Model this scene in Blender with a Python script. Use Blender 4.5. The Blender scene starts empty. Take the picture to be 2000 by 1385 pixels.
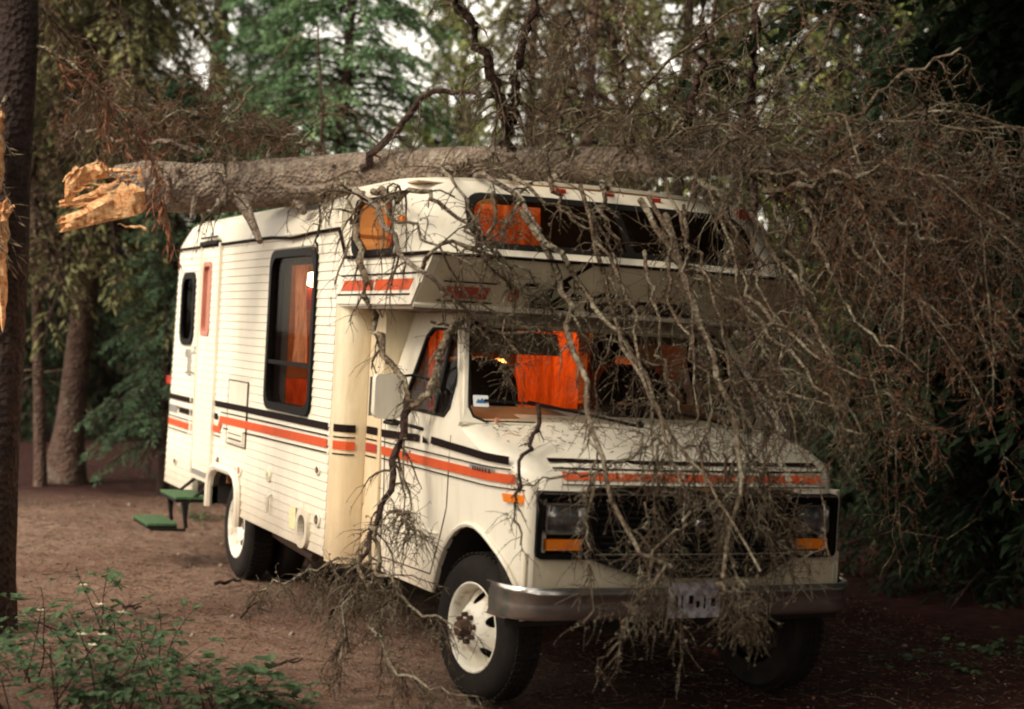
import bpy, math, random
import numpy as np
from mathutils import Vector, Matrix, noise as mnoise
from mathutils.geometry import delaunay_2d_cdt

random.seed(7); np.random.seed(7)
scene = bpy.context.scene
COL = scene.collection

# ---------------------------------------------------------------- camera, sky, sun, exposure
CAM = np.array([7.4992, -4.1308, 1.8372])
YAW, PITCH, ROLL, FPX = math.radians(155.5327), math.radians(-0.4992), math.radians(3.0606), 3108.58
_f = np.array([math.cos(YAW)*math.cos(PITCH), math.sin(YAW)*math.cos(PITCH), math.sin(PITCH)])
_r = np.cross(_f, [0, 0, 1]); _r /= np.linalg.norm(_r)
_u = np.cross(_r, _f)
CR = math.cos(ROLL)*_r + math.sin(ROLL)*_u
CU = -math.sin(ROLL)*_r + math.cos(ROLL)*_u
CF = _f
cam_data = bpy.data.cameras.new('camera')
cam = bpy.data.objects.new('camera', cam_data); COL.objects.link(cam)
cam.matrix_world = Matrix(((CR[0], CU[0], -CF[0], CAM[0]), (CR[1], CU[1], -CF[1], CAM[1]), (CR[2], CU[2], -CF[2], CAM[2]), (0, 0, 0, 1)))
cam_data.sensor_width = 36.0
cam_data.lens = 36.0*FPX/2000.0
cam_data.clip_start = 0.05; cam_data.clip_end = 600
cam_data.dof.use_dof = True; cam_data.dof.focus_distance = 9.0; cam_data.dof.aperture_fstop = 1.5
scene.camera = cam

SUN_DIR = Vector((0.26, -0.73, 0.62)).normalized()      # towards the light
world = bpy.data.worlds.new('World'); scene.world = world; world.use_nodes = True
wn = world.node_tree; wn.nodes.clear()
sky = wn.nodes.new('ShaderNodeTexSky'); sky.sky_type = 'NISHITA'; sky.sun_disc = False
sky.sun_elevation = math.asin(SUN_DIR.z); sky.sun_rotation = math.atan2(SUN_DIR.x, SUN_DIR.y)
sky.air_density = 1.0; sky.dust_density = 1.0; sky.ozone_density = 1.0
hsv = wn.nodes.new('ShaderNodeHueSaturation'); hsv.inputs['Saturation'].default_value = 0.18
tint = wn.nodes.new('ShaderNodeMix'); tint.data_type = 'RGBA'; tint.blend_type = 'MULTIPLY'; tint.inputs[0].default_value = 1.0
tint.inputs[7].default_value = (1.0, 0.89, 0.74, 1)
bg = wn.nodes.new('ShaderNodeBackground'); bg.inputs['Strength'].default_value = 0.13
wo = wn.nodes.new('ShaderNodeOutputWorld')
wn.links.new(sky.outputs[0], hsv.inputs['Color']); wn.links.new(hsv.outputs[0], tint.inputs[6])
wn.links.new(tint.outputs[2], bg.inputs['Color']); wn.links.new(bg.outputs[0], wo.inputs['Surface'])
sun_data = bpy.data.lights.new('sun', 'SUN'); sun_data.energy = 1.5; sun_data.angle = math.radians(26)
sun_data.color = (1.0, 0.885, 0.72)
sun = bpy.data.objects.new('sun', sun_data); COL.objects.link(sun)
sun.rotation_euler = SUN_DIR.to_track_quat('Z', 'Y').to_euler()
scene.view_settings.view_transform = 'Standard'; scene.view_settings.look = 'None'
scene.view_settings.gamma = 1.0; scene.view_settings.exposure = 1.45
try: scene.view_settings.use_curve_mapping = False
except Exception: pass
scene.render.engine = 'CYCLES'
scene.cycles.max_bounces = 6; scene.cycles.diffuse_bounces = 3; scene.cycles.glossy_bounces = 3
scene.cycles.transmission_bounces = 4; scene.cycles.transparent_max_bounces = 8
scene.cycles.caustics_reflective = False; scene.cycles.caustics_refractive = False
scene.cycles.use_denoising = True
scene.cycles.filter_width = 2.1
scene.cycles.sample_clamp_indirect = 4.0

def horizon_dir(px):
    return CF*FPX + CR*(px-1000)
def at(px, py, D):                       # a point D metres in front of the lens plane, seen at (px, py) of the photo
    return Vector(CAM + (CF*FPX + CR*(px-1000) - CU*(py-692.5))/FPX*D)
def on_ground(px, D):                    # ground point whose picture column at the horizon is px
    d = CF*FPX + CR*(px-1000) + CU*0
    # follow the roll so that the foot of a vertical at column px is right
    p = CAM + d/FPX*D
    return Vector((p[0], p[1], 0.0))

# ---------------------------------------------------------------- materials
def newmat(name):
    m = bpy.data.materials.new(name); m.use_nodes = True
    nt = m.node_tree; nt.nodes.clear()
    out = nt.nodes.new('ShaderNodeOutputMaterial'); b = nt.nodes.new('ShaderNodeBsdfPrincipled')
    nt.links.new(b.outputs[0], out.inputs['Surface'])
    return m, nt, b, out
def noise_tex(nt, scale, detail=4, rough=.6, vec=None):
    n = nt.nodes.new('ShaderNodeTexNoise'); n.inputs['Scale'].default_value = scale
    n.inputs['Detail'].default_value = detail; n.inputs['Roughness'].default_value = rough
    if vec is not None: nt.links.new(vec, n.inputs['Vector'])
    return n
def ramp(nt, fac, stops):
    r = nt.nodes.new('ShaderNodeValToRGB'); nt.links.new(fac, r.inputs[0])
    e = r.color_ramp.elements
    while len(e) < len(stops): e.new(0.5)
    for k, (p, c) in enumerate(stops):
        e[k].position = p; e[k].color = (c[0], c[1], c[2], 1)
    return r
def bump(nt, b, height, strength, dist):
    n = nt.nodes.new('ShaderNodeBump'); n.inputs['Strength'].default_value = strength; n.inputs['Distance'].default_value = dist
    nt.links.new(height, n.inputs['Height']); nt.links.new(n.outputs[0], b.inputs['Normal'])
def coords(nt, kind='Object', scale=None):
    t = nt.nodes.new('ShaderNodeTexCoord')
    if scale is None: return t.outputs[kind]
    mp = nt.nodes.new('ShaderNodeMapping'); mp.inputs['Scale'].default_value = scale
    nt.links.new(t.outputs[kind], mp.inputs[0]); return mp.outputs[0]
def simple(name, col, rough=.6, metal=0, col2=None, scale=6, spec=.5, bmp=0, stretch=None, coat=0, lo=.35, hi=.7):
    m, nt, b, o = newmat(name)
    b.inputs['Roughness'].default_value = rough; b.inputs['Metallic'].default_value = metal
    b.inputs['Specular IOR Level'].default_value = spec
    if coat: b.inputs['Coat Weight'].default_value = coat; b.inputs['Coat Roughness'].default_value = .15
    v = coords(nt, 'Object', stretch)
    n = noise_tex(nt, scale, 5, .65, v)
    c2 = col2 if col2 is not None else tuple(x*.86 for x in col)
    r = ramp(nt, n.outputs['Fac'], [(lo, c2), (hi, col)])
    nt.links.new(r.outputs[0], b.inputs['Base Color'])
    if bmp: bump(nt, b, n.outputs['Fac'], bmp, .02)
    return m
M = {}
# gel-coat / aluminium paint with dirt streaks and rust-brown tide marks
def paint_mat(name, col, dirt, rough=.42, coat=.15, streak=.5):
    m, nt, b, o = newmat(name)
    b.inputs['Roughness'].default_value = rough; b.inputs['Coat Weight'].default_value = coat
    n1 = noise_tex(nt, 2.2, 6, .7, coords(nt, 'Object', (1.2, 1.2, .35)))
    n2 = noise_tex(nt, 22, 5, .7, coords(nt, 'Object', (1, 1, .12)))
    n3 = noise_tex(nt, 60, 3, .6, coords(nt, 'Object'))
    r1 = ramp(nt, n1.outputs['Fac'], [(.42, dirt), (.62, col)])
    mx = nt.nodes.new('ShaderNodeMix'); mx.data_type = 'RGBA'; mx.blend_type = 'MIX'
    r2 = ramp(nt, n2.outputs['Fac'], [(.50, (0, 0, 0)), (.78, (1, 1, 1))])
    mm = nt.nodes.new('ShaderNodeMath'); mm.operation = 'MULTIPLY'; mm.inputs[1].default_value = streak
    nt.links.new(r2.outputs[0], mm.inputs[0]); nt.links.new(mm.outputs[0], mx.inputs[0])
    nt.links.new(r1.outputs[0], mx.inputs[6]); mx.inputs[7].default_value = (dirt[0]*.82, dirt[1]*.76, dirt[2]*.66, 1)
    sp = ramp(nt, n3.outputs['Fac'], [(.70, (1, 1, 1)), (.76, (.62, .55, .45))])
    m2 = nt.nodes.new('ShaderNodeMix'); m2.data_type = 'RGBA'; m2.blend_type = 'MULTIPLY'; m2.inputs[0].default_value = 1
    nt.links.new(mx.outputs[2], m2.inputs[6]); nt.links.new(sp.outputs[0], m2.inputs[7])
    tc = nt.nodes.new('ShaderNodeTexCoord'); sz = nt.nodes.new('ShaderNodeSeparateXYZ'); nt.links.new(tc.outputs['Object'], sz.inputs[0])
    n4 = noise_tex(nt, 7, 6, .8, tc.outputs['Object'])
    ms = nt.nodes.new('ShaderNodeMath'); ms.operation = 'MULTIPLY_ADD'; ms.inputs[1].default_value = -.42; nt.links.new(n4.outputs['Fac'], ms.inputs[0]); nt.links.new(sz.outputs['Z'], ms.inputs[2])
    mr = nt.nodes.new('ShaderNodeMapRange'); mr.inputs[1].default_value = .62; mr.inputs[2].default_value = .26; mr.inputs[4].default_value = .55; nt.links.new(ms.outputs[0], mr.inputs[0])
    m3 = nt.nodes.new('ShaderNodeMix'); m3.data_type = 'RGBA'; nt.links.new(mr.outputs[0], m3.inputs[0]); nt.links.new(m2.outputs[2], m3.inputs[6]); m3.inputs[7].default_value = (.30, .21, .14, 1)
    nt.links.new(m3.outputs[2], b.inputs['Base Color'])
    bump(nt, b, n1.outputs['Fac'], .12, .02)
    return m
M['paint'] = paint_mat('cream_paint', (.80, .755, .64), (.75, .70, .58))
M['siding'] = paint_mat('siding_paint', (.80, .76, .65), (.74, .69, .57), rough=.5, coat=.05, streak=.35)
M['frp'] = paint_mat('roof_gelcoat', (.82, .77, .65), (.74, .69, .56), streak=.4)
M['cornerp'] = paint_mat('corner_panel_paint', (.76, .68, .50), (.66, .52, .33), streak=.6)
M['shaded_cream'] = paint_mat('shaded_nose_paint', (.62, .56, .43), (.55, .48, .35), streak=.4)  # cream darkened for the shade on the down-tilted nose and the low apron
M['black'] = simple('black_plastic', (.009, .008, .007), .75, spec=.2, col2=(.010, .009, .008))
M['blackgloss'] = simple('black_gloss', (.006, .005, .005), .5, col2=(.004, .004, .004), spec=.12)
M['rubber'] = simple('tyre_rubber', (.009, .008, .0075), .9, spec=.2, col2=(.018, .014, .012), scale=12, bmp=.2)
M['decal_black'] = simple('decal_black', (.014, .006, .005), .7, spec=.10, col2=(.008, .004, .004), scale=30)
M['decal_orange'] = simple('decal_orange', (.64, .095, .02), .5, spec=.3, col2=(.54, .07, .016), scale=14)
M['decal_red'] = simple('decal_red', (.42, .035, .02), .45)
M['decal_orange_worn'] = simple('decal_orange_worn', (.78, .66, .52), .5, col2=(.66, .11, .03), scale=30, stretch=(1, 1, .5), lo=.56, hi=.68)
M['chrome'] = simple('chrome', (.60, .585, .57), .20, metal=.92, col2=(.50, .48, .46), scale=18)
M['alu'] = simple('aluminium', (.55, .54, .52), .42, metal=.8)
M['rim'] = simple('rim_paint', (.72, .69, .60), .55, col2=(.36, .25, .17), scale=9, lo=.33, hi=.50)
M['rust'] = simple('rusty_steel', (.10, .045, .025), .8, col2=(.03, .016, .012), scale=40)
M['amber'] = simple('amber_lens', (.85, .24, .02), .15, coat=.6, col2=(.7, .16, .01))
M['redlens'] = simple('red_lens', (.55, .03, .015), .2, coat=.6)
M['lampglass'] = simple('headlamp_glass', (.75, .75, .75), .08, metal=.85, col2=(.16, .16, .17), scale=16, coat=1)
M['mat_green'] = simple('green_turf_mat', (.075, .16, .06), .98, col2=(.03, .075, .03), scale=45, bmp=.6)
M['dash'] = simple('brown_dash', (.40, .23, .15), .8, col2=(.32, .17, .11))
M['seat'] = simple('seat_vinyl', (.02, .014, .012), .7)
M['wood'] = simple('cabinet_wood', (.20, .085, .035), .5, col2=(.12, .05, .02), scale=3, stretch=(1, 1, 9))
M['ceiling'] = simple('inner_ceiling', (.45, .30, .18), .8)
M['visor'] = simple('sun_visor', (.20, .15, .11), .8)
M['white_print'] = simple('printed_white', (.78, .80, .80), .5)
M['blue_print'] = simple('printed_blue', (.04, .16, .34), .5)
M['yellow_print'] = simple('printed_yellow', (.62, .60, .26), .6, col2=(.75, .72, .5), scale=40)
M['plate'] = simple('licence_plate', (.40, .39, .42), .5, col2=(.20, .16, .19), scale=26, lo=.42, hi=.58)
M['glyph_fill'] = simple('pale_green_print', (.36, .38, .24), .6)
M['under'] = simple('chassis_dirt', (.020, .015, .012), .95)
M['pinkframe'] = simple('door_window_shade', (.50, .22, .16), .7, col2=(.42, .17, .12))
def curtain_mat(name, col, trans=.5):
    m, nt, b, o = newmat(name); nt.nodes.remove(b)
    d = nt.nodes.new('ShaderNodeBsdfDiffuse'); t = nt.nodes.new('ShaderNodeBsdfTranslucent'); mx = nt.nodes.new('ShaderNodeMixShader')
    n = noise_tex(nt, 22, 5, .7, coords(nt, 'Object', (1, 1, .25)))
    r = ramp(nt, n.outputs['Fac'], [(.36, tuple(c*.45 for c in col)), (.66, col)])
    nt.links.new(r.outputs[0], d.inputs[0]); nt.links.new(r.outputs[0], t.inputs[0])
    mx.inputs[0].default_value = trans
    nt.links.new(d.outputs[0], mx.inputs[1]); nt.links.new(t.outputs[0], mx.inputs[2]); nt.links.new(mx.outputs[0], o.inputs['Surface'])
    return m
M['curtain'] = curtain_mat('orange_curtain', (.80, .22, .06), .55)
M['curtain_pale'] = curtain_mat('pale_curtain', (.72, .42, .26), .45)
def glass_mat(name, tintc=(.86, .86, .84)):
    m, nt, b, o = newmat(name); nt.nodes.remove(b)
    g = nt.nodes.new('ShaderNodeBsdfGlossy'); g.inputs['Roughness'].default_value = .03; g.inputs['Color'].default_value = (.9, .9, .9, 1)
    t = nt.nodes.new('ShaderNodeBsdfTransparent'); t.inputs[0].default_value = (*tintc, 1)
    lw = nt.nodes.new('ShaderNodeLayerWeight'); lw.inputs[0].default_value = .5
    p = nt.nodes.new('ShaderNodeMath'); p.operation = 'POWER'; p.inputs[1].default_value = 5; nt.links.new(lw.outputs['Facing'], p.inputs[0])
    q = nt.nodes.new('ShaderNodeMath'); q.operation = 'MULTIPLY_ADD'; q.inputs[1].default_value = .11; q.inputs[2].default_value = .010; nt.links.new(p.outputs[0], q.inputs[0])
    mx = nt.nodes.new('ShaderNodeMixShader')
    nt.links.new(q.outputs[0], mx.inputs[0]); nt.links.new(t.outputs[0], mx.inputs[1]); nt.links.new(g.outputs[0], mx.inputs[2])
    nt.links.new(mx.outputs[0], o.inputs['Surface']); return m
M['glass'] = glass_mat('window_glass')
M['glass_dark'] = glass_mat('tinted_glass', (.22, .20, .18))
def emit(name, col, s):
    m, nt, b, o = newmat(name); b.inputs['Emission Color'].default_value = (*col, 1); b.inputs['Emission Strength'].default_value = s
    b.inputs['Base Color'].default_value = (*col, 1); return m
M['amber_bulb'] = emit('amber_bulb', (1, .36, .07), 4)
M['bulb'] = emit('lit_bulb', (1, .62, .30), 14)

# ---------------------------------------------------------------- mesh helpers
def link(name, me, mat=None, parent=None, smooth=False, sharp=None):
    if mat is not None:
        for x in (mat if isinstance(mat, (list, tuple)) else [mat]): me.materials.append(x)
    if smooth and len(me.polygons):
        me.polygons.foreach_set('use_smooth', [True]*len(me.polygons))
        if sharp: me.set_sharp_from_angle(angle=math.radians(sharp))
    ob = bpy.data.objects.new(name, me); COL.objects.link(ob)
    if parent is not None: ob.parent = parent
    return ob
class MB:
    def __init__(s): s.v = []; s.f = []; s.mi = []
    def add(s, vs, fs, mi=0):
        o = len(s.v); s.v += [tuple(p) for p in vs]; s.f += [tuple(i+o for i in f) for f in fs]; s.mi += [mi]*len(fs); return s
    def box(s, x0, x1, y0, y1, z0, z1, mi=0):
        v = [(x, y, z) for x in (x0, x1) for y in (y0, y1) for z in (z0, z1)]
        return s.add(v, [(0, 1, 3, 2), (4, 6, 7, 5), (0, 4, 5, 1), (2, 3, 7, 6), (0, 2, 6, 4), (1, 5, 7, 3)], mi)
    def hexa(s, p, mi=0):     # 8 points: bottom ring 4, top ring 4
        return s.add(p, [(3, 2, 1, 0), (4, 5, 6, 7), (0, 1, 5, 4), (1, 2, 6, 5), (2, 3, 7, 6), (3, 0, 4, 7)], mi)
    def tube(s, pts, r, n=8, mi=0, cap=True):
        pts = [Vector(p) for p in pts]; rr = r if isinstance(r, (list, tuple)) else [r]*len(pts)
        o = len(s.v); up = Vector((0, 0, 1)); prev = None
        for i, p in enumerate(pts):
            d = (pts[min(i+1, len(pts)-1)]-pts[max(i-1, 0)]).normalized()
            a = (prev - d*prev.dot(d)) if prev is not None else (up.cross(d) if abs(d.z) < .95 else Vector((1, 0, 0)).cross(d))
            a.normalize(); prev = a; b = d.cross(a)
            for k in range(n):
                t = 2*math.pi*k/n; s.v.append(tuple(p+(a*math.cos(t)+b*math.sin(t))*rr[i]))
        for i in range(len(pts)-1):
            for k in range(n):
                k2 = (k+1) % n; s.f.append((o+i*n+k, o+i*n+k2, o+(i+1)*n+k2, o+(i+1)*n+k)); s.mi.append(mi)
        if cap:
            s.f.append(tuple(o+k for k in range(n))[::-1]); s.mi.append(mi)
            e = o+(len(pts)-1)*n; s.f.append(tuple(e+k for k in range(n))); s.mi.append(mi)
        return s
    def lathe(s, prof, centre, axis, n=32, mi=0):   # prof: (radius, offset along axis)
        c = Vector(centre); ax = Vector(axis).normalized(); a = ax.orthogonal().normalized(); b = ax.cross(a); o = len(s.v)
        for (r, h) in prof:
            for k in range(n):
                t = 2*math.pi*k/n; s.v.append(tuple(c+ax*h+(a*math.cos(t)+b*math.sin(t))*r))
        for i in range(len(prof)-1):
            for k in range(n):
                k2 = (k+1) % n; s.f.append((o+i*n+k, o+i*n+k2, o+(i+1)*n+k2, o+(i+1)*n+k)); s.mi.append(mi)
        return s
    def build(s, name, mat, parent=None, smooth=False, sharp=35):
        me = bpy.data.meshes.new(name); me.from_pydata(s.v, [], s.f); me.update()
        ob = link(name, me, mat, parent, smooth, sharp)
        if isinstance(mat, (list, tuple)): me.polygons.foreach_set('material_index', s.mi)
        return ob
def rrect(x0, z0, x1, z1, r, n=5):
    out = []
    rs = r if isinstance(r, (list, tuple)) else [r]*4
    for (cx, cz, a0, q) in ((x1-rs[0], z0+rs[0], -90, rs[0]), (x1-rs[1], z1-rs[1], 0, rs[1]), (x0+rs[2], z1-rs[2], 90, rs[2]), (x0+rs[3], z0+rs[3], 180, rs[3])):
        for k in range(n+1):
            t = math.radians(a0+90*k/n); out.append((cx+q*math.cos(t), cz+q*math.sin(t)))
    return out
def inside(p, poly):
    x, y = p; c = False; j = len(poly)-1
    for i in range(len(poly)):
        xi, yi = poly[i]; xj, yj = poly[j]
        if (yi > y) != (yj > y) and x < (xj-xi)*(y-yi)/(yj-yi)+xi: c = not c
        j = i
    return c
def densify(loop, step):
    out = []
    for i, a in enumerate(loop):
        b = loop[(i+1) % len(loop)]; d = math.dist(a, b); n = max(1, int(math.ceil(d/step)))
        out += [(a[0]+(b[0]-a[0])*k/n, a[1]+(b[1]-a[1])*k/n) for k in range(n)]
    return out
def panel(name, outer, holes, fmap, t, mat, parent=None, step=None, smooth=False, sharp=35):
    loops = [outer]+list(holes)
    if step: loops = [densify(l, step) for l in loops]
    vs = []; es = []
    for l in loops:
        o = len(vs); vs += [Vector(p) for p in l]; es += [(o+i, o+(i+1) % len(l)) for i in range(len(l))]
    if step:
        xs = [p[0] for p in outer]; ys = [p[1] for p in outer]
        nx = int((max(xs)-min(xs))/step); ny = int((max(ys)-min(ys))/step)
        allp = np.array([tuple(v) for v in vs])
        for i in range(1, nx+1):
            for j in range(1, ny+1):
                p = (min(xs)+(i-.5)*(max(xs)-min(xs))/max(nx, 1), min(ys)+(j-.5)*(max(ys)-min(ys))/max(ny, 1))
                if inside(p, outer) and not any(inside(p, h) for h in holes):
                    if np.min(np.hypot(allp[:, 0]-p[0], allp[:, 1]-p[1])) > step*.35: vs.append(Vector(p))
    V2, E2, F2, *_ = delaunay_2d_cdt(vs, es, [], 2, 1e-6)
    n = len(V2); V = [tuple(fmap(p[0], p[1], 0.0)) for p in V2]+[tuple(fmap(p[0], p[1], t)) for p in V2]
    F = []; cnt = {}
    for f in F2:
        f = list(f)
        a, b, c = V2[f[0]], V2[f[1]], V2[f[2]]
        cen = (a+b+c)/3 if len(f) == 3 else sum((V2[i] for i in f), Vector((0, 0)))/len(f)
        if any(inside(cen, h) for h in loops[1:]) or not inside(cen, loops[0]): continue
        F.append(tuple(f)); F.append(tuple(n+i for i in reversed(f)))
        for i in range(len(f)):
            e = (f[i], f[(i+1) % len(f)]); cnt.setdefault((min(e), max(e)), []).append(e)
    for k, l in cnt.items():
        if len(l) == 1: a, b = l[0]; F.append((b, a, n+a, n+b))
    me = bpy.data.meshes.new(name); me.from_pydata(V, [], F); me.update()
    return link(name, me, mat, parent, smooth, sharp)
def ring(loop, w):         # offset a loop inwards by w (towards its middle, rounded rects)
    cx = sum(p[0] for p in loop)/len(loop); cz = sum(p[1] for p in loop)/len(loop)
    x0 = min(p[0] for p in loop); x1 = max(p[0] for p in loop); z0 = min(p[1] for p in loop); z1 = max(p[1] for p in loop)
    sx = 1-2*w/(x1-x0); sz = 1-2*w/(z1-z0)
    mx, mz = (x0+x1)/2, (z0+z1)/2
    return [(mx+(p[0]-mx)*sx, mz+(p[1]-mz)*sz) for p in loop]
def thing(name, label, cat, loc=(0, 0, 0), group=None):
    o = bpy.data.objects.new(name, None); o.empty_display_size = .2; COL.objects.link(o); o.location = loc
    o['label'] = label; o['category'] = cat
    if group: o['group'] = group
    return o
def tag(o, label=None, cat=None, group=None, kind=None):
    if label: o['label'] = label
    if cat: o['category'] = cat
    if group: o['group'] = group
    if kind: o['kind'] = kind
    return o

# ---------------------------------------------------------------- motorhome
W = 1.17
rv = thing('motorhome', 'cream camper motorhome with orange and black stripes, pinned under the fallen tree', 'motorhome')
side_t = .045
def rearx(z): return -5.97+.17*(z-.49)/1.98 if z < 2.47 else -5.80+.9*(z-2.47)**1.1
door_hole = rrect(-4.93, .66, -4.40, 2.40, .04)
rwin = rrect(-5.62, 1.68, -5.19, 2.23, [.12, .10, .12, .12])
bwin = rrect(-2.96, 1.32, -1.97, 2.33, [.10]*4)
arch = [(-4.33, .49), (-4.33, .62), (-4.30, .69), (-4.22, .74), (-4.10, .76), (-3.72, .76), (-3.61, .73), (-3.55, .66), (-3.53, .56), (-3.53, .49)]
vent_hole = rrect(-2.03, .53, -1.87, .70, .07)
outer = [(-5.97, .49), (-4.97, .49), (-4.97, .655), (-4.36, .655), (-4.36, .49)] + arch + [(-1.55, .49), (-1.55, 1.985), (-.29, 2.0), (-.17, 2.13), (-.06, 2.23), (-.05, 2.262), (-1.39, 2.262), (-1.54, 2.45), (-5.80, 2.45)]
def map_r(x, z, d): return (x, -W+d, z)
def map_l(x, z, d): return (x, W-d, z)
panel('side_wall', outer, [door_hole, rwin, bwin, vent_hole], map_r, side_t, M['siding'], rv)
panel('side_wall', outer, [rrect(-4.4, 1.5, -3.2, 2.2, .1), rrect(-2.4, 1.5, -1.7, 2.2, .1)], map_l, side_t, M['siding'], rv)
for q in ((-4.4, -3.2), (-2.4, -1.7)):
    b = MB(); b.box(q[0], q[1], 1.14, 1.15, 1.5, 2.2); b.build('side_pane', M['glass_dark'], rv)

# lapped siding: wedge courses with the openings cut out
def spans(z0, z1, lo, hi, holes):
    zs = (z0+z1)/2; cuts = []
    for h in holes:
        xs = [];
        for zz in (z0+.002, zs, z1-.002):
            for i in range(len(h)):
                a = h[i]; c = h[(i+1) % len(h)]
                if (a[1] > zz) != (c[1] > zz): xs.append(a[0]+(c[0]-a[0])*(zz-a[1])/(c[1]-a[1]))
        if xs: cuts.append((min(xs)-.012, max(xs)+.012))
    cuts.sort(); cur = lo; out = []
    for a, c in cuts:
        if a > cur+.01: out.append((cur, a))
        cur = max(cur, c)
    if hi > cur+.01: out.append((cur, hi))
    return out
s_holes = [rrect(-4.99, .66, -4.36, 2.44, .01), ring(rwin, -.02), ring(bwin, -.02), ring(vent_hole, -.02), arch[:1]+arch[1:]+[(-3.53, .48), (-4.33, .48)],
           [(-4.99, .40), (-4.99, .66), (-4.33, .66), (-4.33, .40)], [(-3.97, .96), (-3.97, 1.46), (-3.41, 1.46), (-3.41, .96)]]
s_holes[4] = [(p[0]+(-.05 if p[0] < -3.9 else .05), p[1]+(.04 if p[1] > .6 else -.02)) for p in s_holes[4]]
pitch = .055
def siding(sgn, holes):
    b = MB(); z = .492; k = 0
    while z < 2.445:
        z1 = min(z+pitch, 2.447); hi = -1.555
        if z > 1.99 and z < 2.25: hi = -1.556
        for a, c in spans(z, z1, rearx(z)+.01, hi, holes):
            y0 = sgn*(W+.0082); y1 = sgn*(W+.0015); yb = sgn*W
            v = [(a, yb, z), (c, yb, z), (c, y0, z+.004), (a, y0, z+.004), (a, y1, z1), (c, y1, z1)]
            b.add(v, [(0, 1, 2, 3), (3, 2, 5, 4), (0, 3, 4), (1, 5, 2)] if sgn < 0 else [(3, 2, 1, 0), (4, 5, 2, 3), (4, 3, 0), (2, 5, 1)])
        z += pitch; k += 1
    z = 2.0
    while z < 2.25:       # courses on the cab-over flank
        z1 = min(z+pitch, 2.258); x1 = -.33+(z-2.0)*1.05
        y0 = sgn*(W+.0082); y1 = sgn*(W+.0015); yb = sgn*W; a = -1.552; c = x1
        b.add([(a, yb, z), (c, yb, z), (c, y0, z+.004), (a, y0, z+.004), (a, y1, z1), (c+.05, y1, z1)],
              [(0, 1, 2, 3), (3, 2, 5, 4)] if sgn < 0 else [(3, 2, 1, 0), (4, 5, 2, 3)])
        z += pitch
    return b.build('lap_siding', M['siding'], rv)
siding(-1, s_holes); siding(1, [])

# rear wall, floor pan, chassis
b = MB()
b.hexa([(-5.97, -W, .49), (-5.93, -W, .49), (-5.93, W, .49), (-5.97, W, .49), (-5.80, -W, 2.47), (-5.76, -W, 2.47), (-5.76, W, 2.47), (-5.80, W, 2.47)])
b.build('rear_wall', M['siding'], rv)
b = MB(); b.box(-5.9, -4.40, -1.10, 1.12, .60, .66); b.box(-4.40, -3.5, -.7, .7, .80, .86); b.box(-3.5, -1.55, -1.12, 1.12, .60, .66)
b.box(-5.9, .4, -.45, -.37, .42, .60); b.box(-5.9, .4, .37, .45, .42, .60); b.box(-2.6, -1.9, .2, .9, .38, .6)
b.box(-.6, .4, -.4, .4, .38, .95); b.box(-1.25, .1, -.84, .84, .50, .56); b.box(-3.52, -3.46, -1.12, 1.12, .5, .9); b.box(-4.40, -4.34, -1.12, 1.12, .5, .9)
b.build('chassis', M['under'], rv)
b = MB(); b.tube([(-4.01, -1.0, .38), (-4.01, 1.0, .38)], .05, 10); b.build('axle', M['rust'], rv); b = MB(); b.lathe([(0.01, -.15), (.13, -.12), (.16, 0), (.13, .12), (0.01, .15)], (-4.01, 0, .38), (0, 1, 0), 16); b.build('differential', M['rust'], rv)
b = MB(); b.tube([(.18, -.8, .36), (.18, .8, .36)], .045, 10); b.build('axle', M['rust'], rv); b = MB(); b.tube([(-2.4, -.95, .36), (-3.3, -.9, .36), (-5.9, -.75, .38)], .03, 8); b.build('exhaust_pipe', M['rust'], rv)

# roof cap
def roofsec(x):
    return [(-1.178, 2.448), (-1.172, 2.56), (-1.13, 2.64), (-1.05, 2.675), (-.8, 2.695), (-.4, 2.715), (0, 2.72), (.4, 2.715), (.8, 2.695), (1.05, 2.675), (1.13, 2.64), (1.172, 2.56), (1.178, 2.448)]
b = MB(); xs = [-5.80, -5.70, -5.58, -5.4, -5.0, -4, -3.4]+[-3.3+.11*q for q in range(17)]
xs[-1] = -1.53
for i, x in enumerate(xs):
    for (y, z) in roofsec(x):
        k = {0: .0, 1: .5, 2: .9}.get(i, 1.0)
        xx = x+(z-2.448)*.02
        dent = .075*math.exp(-((x+2.35-.9*(y+1.1))/.30)**2-((y+.95)/.45)**2)*(z > 2.5)+.012*math.sin(x*37)*math.exp(-((x+2.3)/.5)**2-((y+1.05)/.25)**2)*(z > 2.5)
        b.v.append((xx if i else -5.802, y+dent*.5, 2.448+(z-2.448)*k-dent))
n = 13
for i in range(len(xs)-1):
    for j in range(n-1): b.f.append((i*n+j, (i+1)*n+j, (i+1)*n+j+1, i*n+j+1)); b.mi.append(0)
b.build('roof_cap', M['frp'], rv, True, 60)
b = MB(); b.tube([(-5.80, -1.185, 2.447), (-3.0, -1.185, 2.447), (-2.75, -1.19, 2.436), (-2.5, -1.197, 2.424), (-2.32, -1.190, 2.428), (-2.1, -1.186, 2.441), (-1.54, -1.185, 2.447), (-1.39, -1.185, 2.27), (-.06, -1.185, 2.264)], .011, 6)
b.build('drip_rail', M['decal_black'], rv)
b = MB(); b.tube([(-5.80, 1.185, 2.447), (-1.54, 1.185, 2.447), (-1.39, 1.185, 2.27), (-.06, 1.185, 2.264)], .011, 6); b.build('drip_rail', M['decal_black'], rv)

b = MB(); q_ = roofsec(-1.53); b.add([(-1.532, y, z) for y, z in q_]+[(-1.532, 1.16, 2.262), (-1.532, -1.16, 2.262)], [tuple(range(15))]); b.build('roof_step', M['frp'], rv)
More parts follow.
